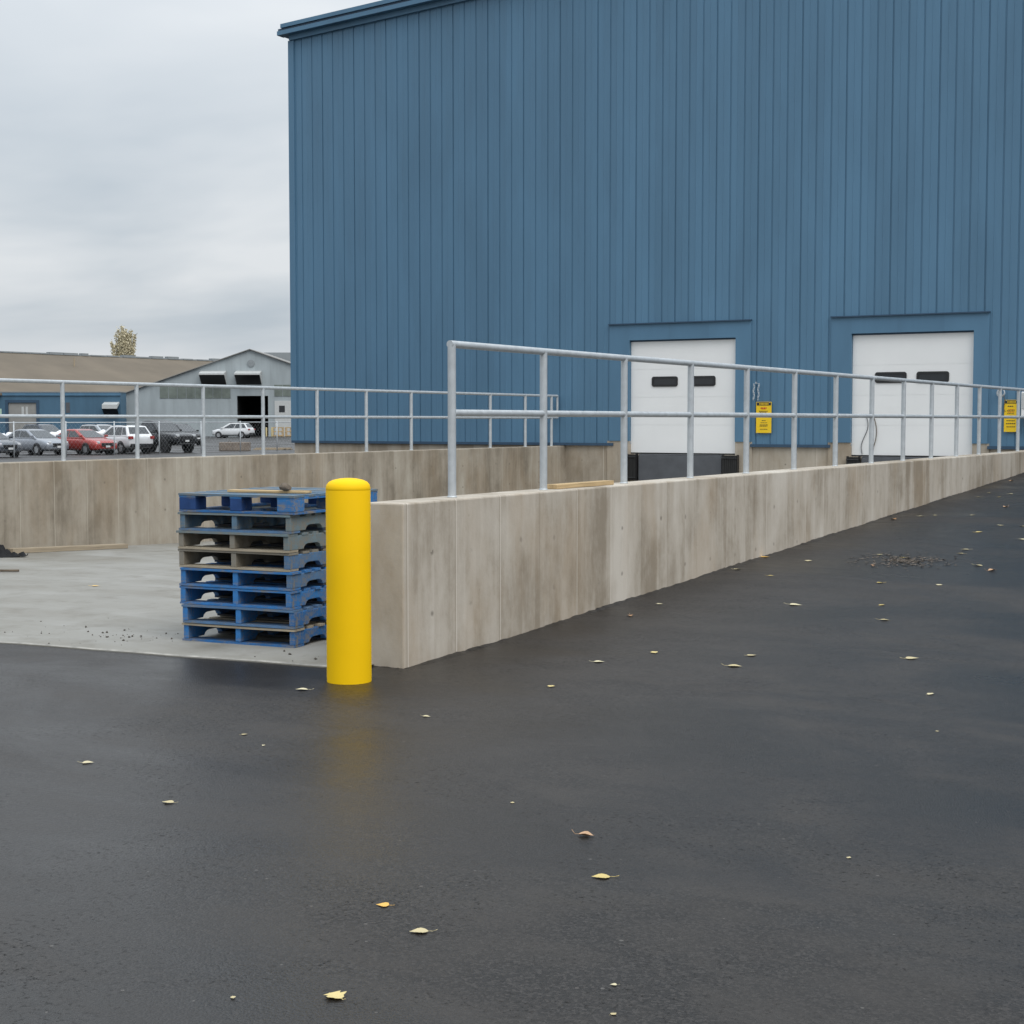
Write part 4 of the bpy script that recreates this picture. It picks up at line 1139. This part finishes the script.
# poplar behind the shed
tp = onray(125, 292)
tr = empty('poplar_tree', (tp.x, tp.y, G), 0, 'narrow half-bare autumn poplar rising behind the brown roof', 'tree')
mb = MB().tube((0, 0, 0), (0.1, 0, 9), .30, 8, .2).tube((.1, 0, 9), (0, .1, 19.2), .2, 6, .03)
lv = MB(); rng = random.Random(3)
for k in range(80):
    a = k*2.4+rng.uniform(-.4, .4); z0 = rng.uniform(3.0, 13); q = rng.uniform(.5, 2.25)
    top_ = min(20.1, z0+rng.uniform(4.5, 9.5)); top_ = min(top_, 20.3-q*1.1)
    p0 = Vector((0, 0, z0)); p1 = Vector((math.cos(a)*q*.7, math.sin(a)*q*.7, z0+(top_-z0)*.35)); p2 = Vector((math.cos(a)*q, math.sin(a)*q, top_))
    mb.tube(p0, p1, .07, 5, .05, False).tube(p1, p2, .05, 5, .012, False)
    dens = rng.choice((90, 150, 210, 280))
    for j in range(dens):
        t = rng.uniform(.05, 1.0); c = p1.lerp(p2, t)+Vector((rng.gauss(0, .16), rng.gauss(0, .16), rng.gauss(0, .2)))
        s = rng.uniform(.09, .20); u_ = Vector((rng.uniform(-1,1), rng.uniform(-1,1), rng.uniform(-1,1))).normalized(); w_ = u_.orthogonal().normalized()
        lv.add([c+u_*s, c+w_*s*.7, c-u_*s, c-w_*s*.7], [(0, 1, 2, 3)])
mb.build('trunk', M['bark'], tr); lv.build('crown', M['foliage'], tr)

# ------------------------------------------------------------------ world: overcast sky
w = bpy.data.worlds.new('World'); SC.world = w; w.use_nodes = True
t = w.node_tree; t.nodes.clear()
N = lambda k, **kw: (lambda n: ([setattr(n, a, b) for a, b in kw.items()], n)[1])(t.nodes.new(k))
SUN_EL, SUN_AZ = 52, 118                       # azimuth measured from +Y towards +X
sky = N('ShaderNodeTexSky', sky_type='NISHITA'); sky.sun_disc = False
sky.sun_elevation = R(SUN_EL); sky.sun_rotation = R(SUN_AZ); sky.dust_density = 4; sky.ozone_density = 1
tc = N('ShaderNodeTexCoord'); sep = N('ShaderNodeSeparateXYZ'); t.links.new(tc.outputs['Generated'], sep.inputs[0])
def mth(op, a, b=0.0):
    n = N('ShaderNodeMath', operation=op)
    for s, v in zip(n.inputs, (a, b)):
        if hasattr(v, 'is_linked'): t.links.new(v, s)
        else: s.default_value = v
    return n.outputs[0]
zc = mth('MAXIMUM', sep.outputs[2], 0.0)
dv = mth('ADD', zc, .16)
cx_ = mth('DIVIDE', sep.outputs[0], dv); cy_ = mth('DIVIDE', sep.outputs[1], dv)
cmb = N('ShaderNodeCombineXYZ'); t.links.new(cx_, cmb.inputs[0]); t.links.new(cy_, cmb.inputs[1])
def nz(scale, detail, rough, dist, seed):
    mp = N('ShaderNodeMapping'); t.links.new(cmb.outputs[0], mp.inputs['Vector']); mp.inputs['Location'].default_value = seed
    mp.inputs['Rotation'].default_value = (0, 0, R(-30))
    mp.inputs['Scale'].default_value = (.75, 1.0, 1)
    n = N('ShaderNodeTexNoise'); t.links.new(mp.outputs[0], n.inputs['Vector'])
    n.inputs['Scale'].default_value = scale; n.inputs['Detail'].default_value = detail; n.inputs['Roughness'].default_value = rough; n.inputs['Distortion'].default_value = dist
    return n.outputs['Fac']
n1 = nz(1.0, 4, .48, .35, (15.709, 31.138, 0)); n2 = nz(2.6, 4, .5, .3, (17.388, 23.742, 0))
cl_ = mth('ADD', mth('MULTIPLY', n1, .82), mth('MULTIPLY', n2, .18))
ramp_ = N('ShaderNodeValToRGB'); t.links.new(cl_, ramp_.inputs[0])
e = ramp_.color_ramp.elements
e[0].position = .38; e[0].color = (.69, .775, .855, 1); e[1].position = .62; e[1].color = (1.03, 1.07, 1.105, 1)
# brightness rising towards the zenith (CIE overcast)
grad = mth('ADD', mth('MULTIPLY', mth('MULTIPLY', zc, zc), 1.5), mth('ADD', mth('MULTIPLY', zc, .35), .81))
mul = N('ShaderNodeMix', data_type='RGBA', blend_type='MULTIPLY'); mul.inputs[0].default_value = 1
t.links.new(ramp_.outputs[0], mul.inputs[6])
g3 = N('ShaderNodeCombineXYZ')
for i in range(3): t.links.new(mth('MULTIPLY', grad, 7.0), g3.inputs[i])
t.links.new(g3.outputs[0], mul.inputs[7])
mx = N('ShaderNodeMix', data_type='RGBA'); mx.inputs[0].default_value = .93
t.links.new(sky.outputs[0], mx.inputs[6]); t.links.new(mul.outputs[2], mx.inputs[7])
bg = N('ShaderNodeBackground'); bg.inputs['Strength'].default_value = .125
t.links.new(mx.outputs[2], bg.inputs[0])
out = N('ShaderNodeOutputWorld'); t.links.new(bg.outputs[0], out.inputs[0])

sun = bpy.data.lights.new('sun', 'SUN'); sun.energy = 1.5; sun.angle = R(40); sun.color = (1, .965, .92)
so = bpy.data.objects.new('sun', sun); COL.objects.link(so)
d = Vector((math.sin(R(SUN_AZ))*math.cos(R(SUN_EL)), math.cos(R(SUN_AZ))*math.cos(R(SUN_EL)), math.sin(R(SUN_EL))))
so.rotation_euler = d.to_track_quat('Z', 'Y').to_euler()

# ------------------------------------------------------------------ camera
cam = bpy.data.cameras.new('camera'); cam.sensor_width = 36; cam.lens = 54.492; cam.clip_end = 4000; cam.clip_start = .1
co = bpy.data.objects.new('camera', cam); COL.objects.link(co)
co.location = (0, 0, EYE); co.rotation_euler = (R(90-PITCH), 0, R(YAW))
SC.camera = co
SC.view_settings.view_transform = 'Standard'; SC.view_settings.look = 'None'
SC.view_settings.exposure = 0.0; SC.view_settings.gamma = 1
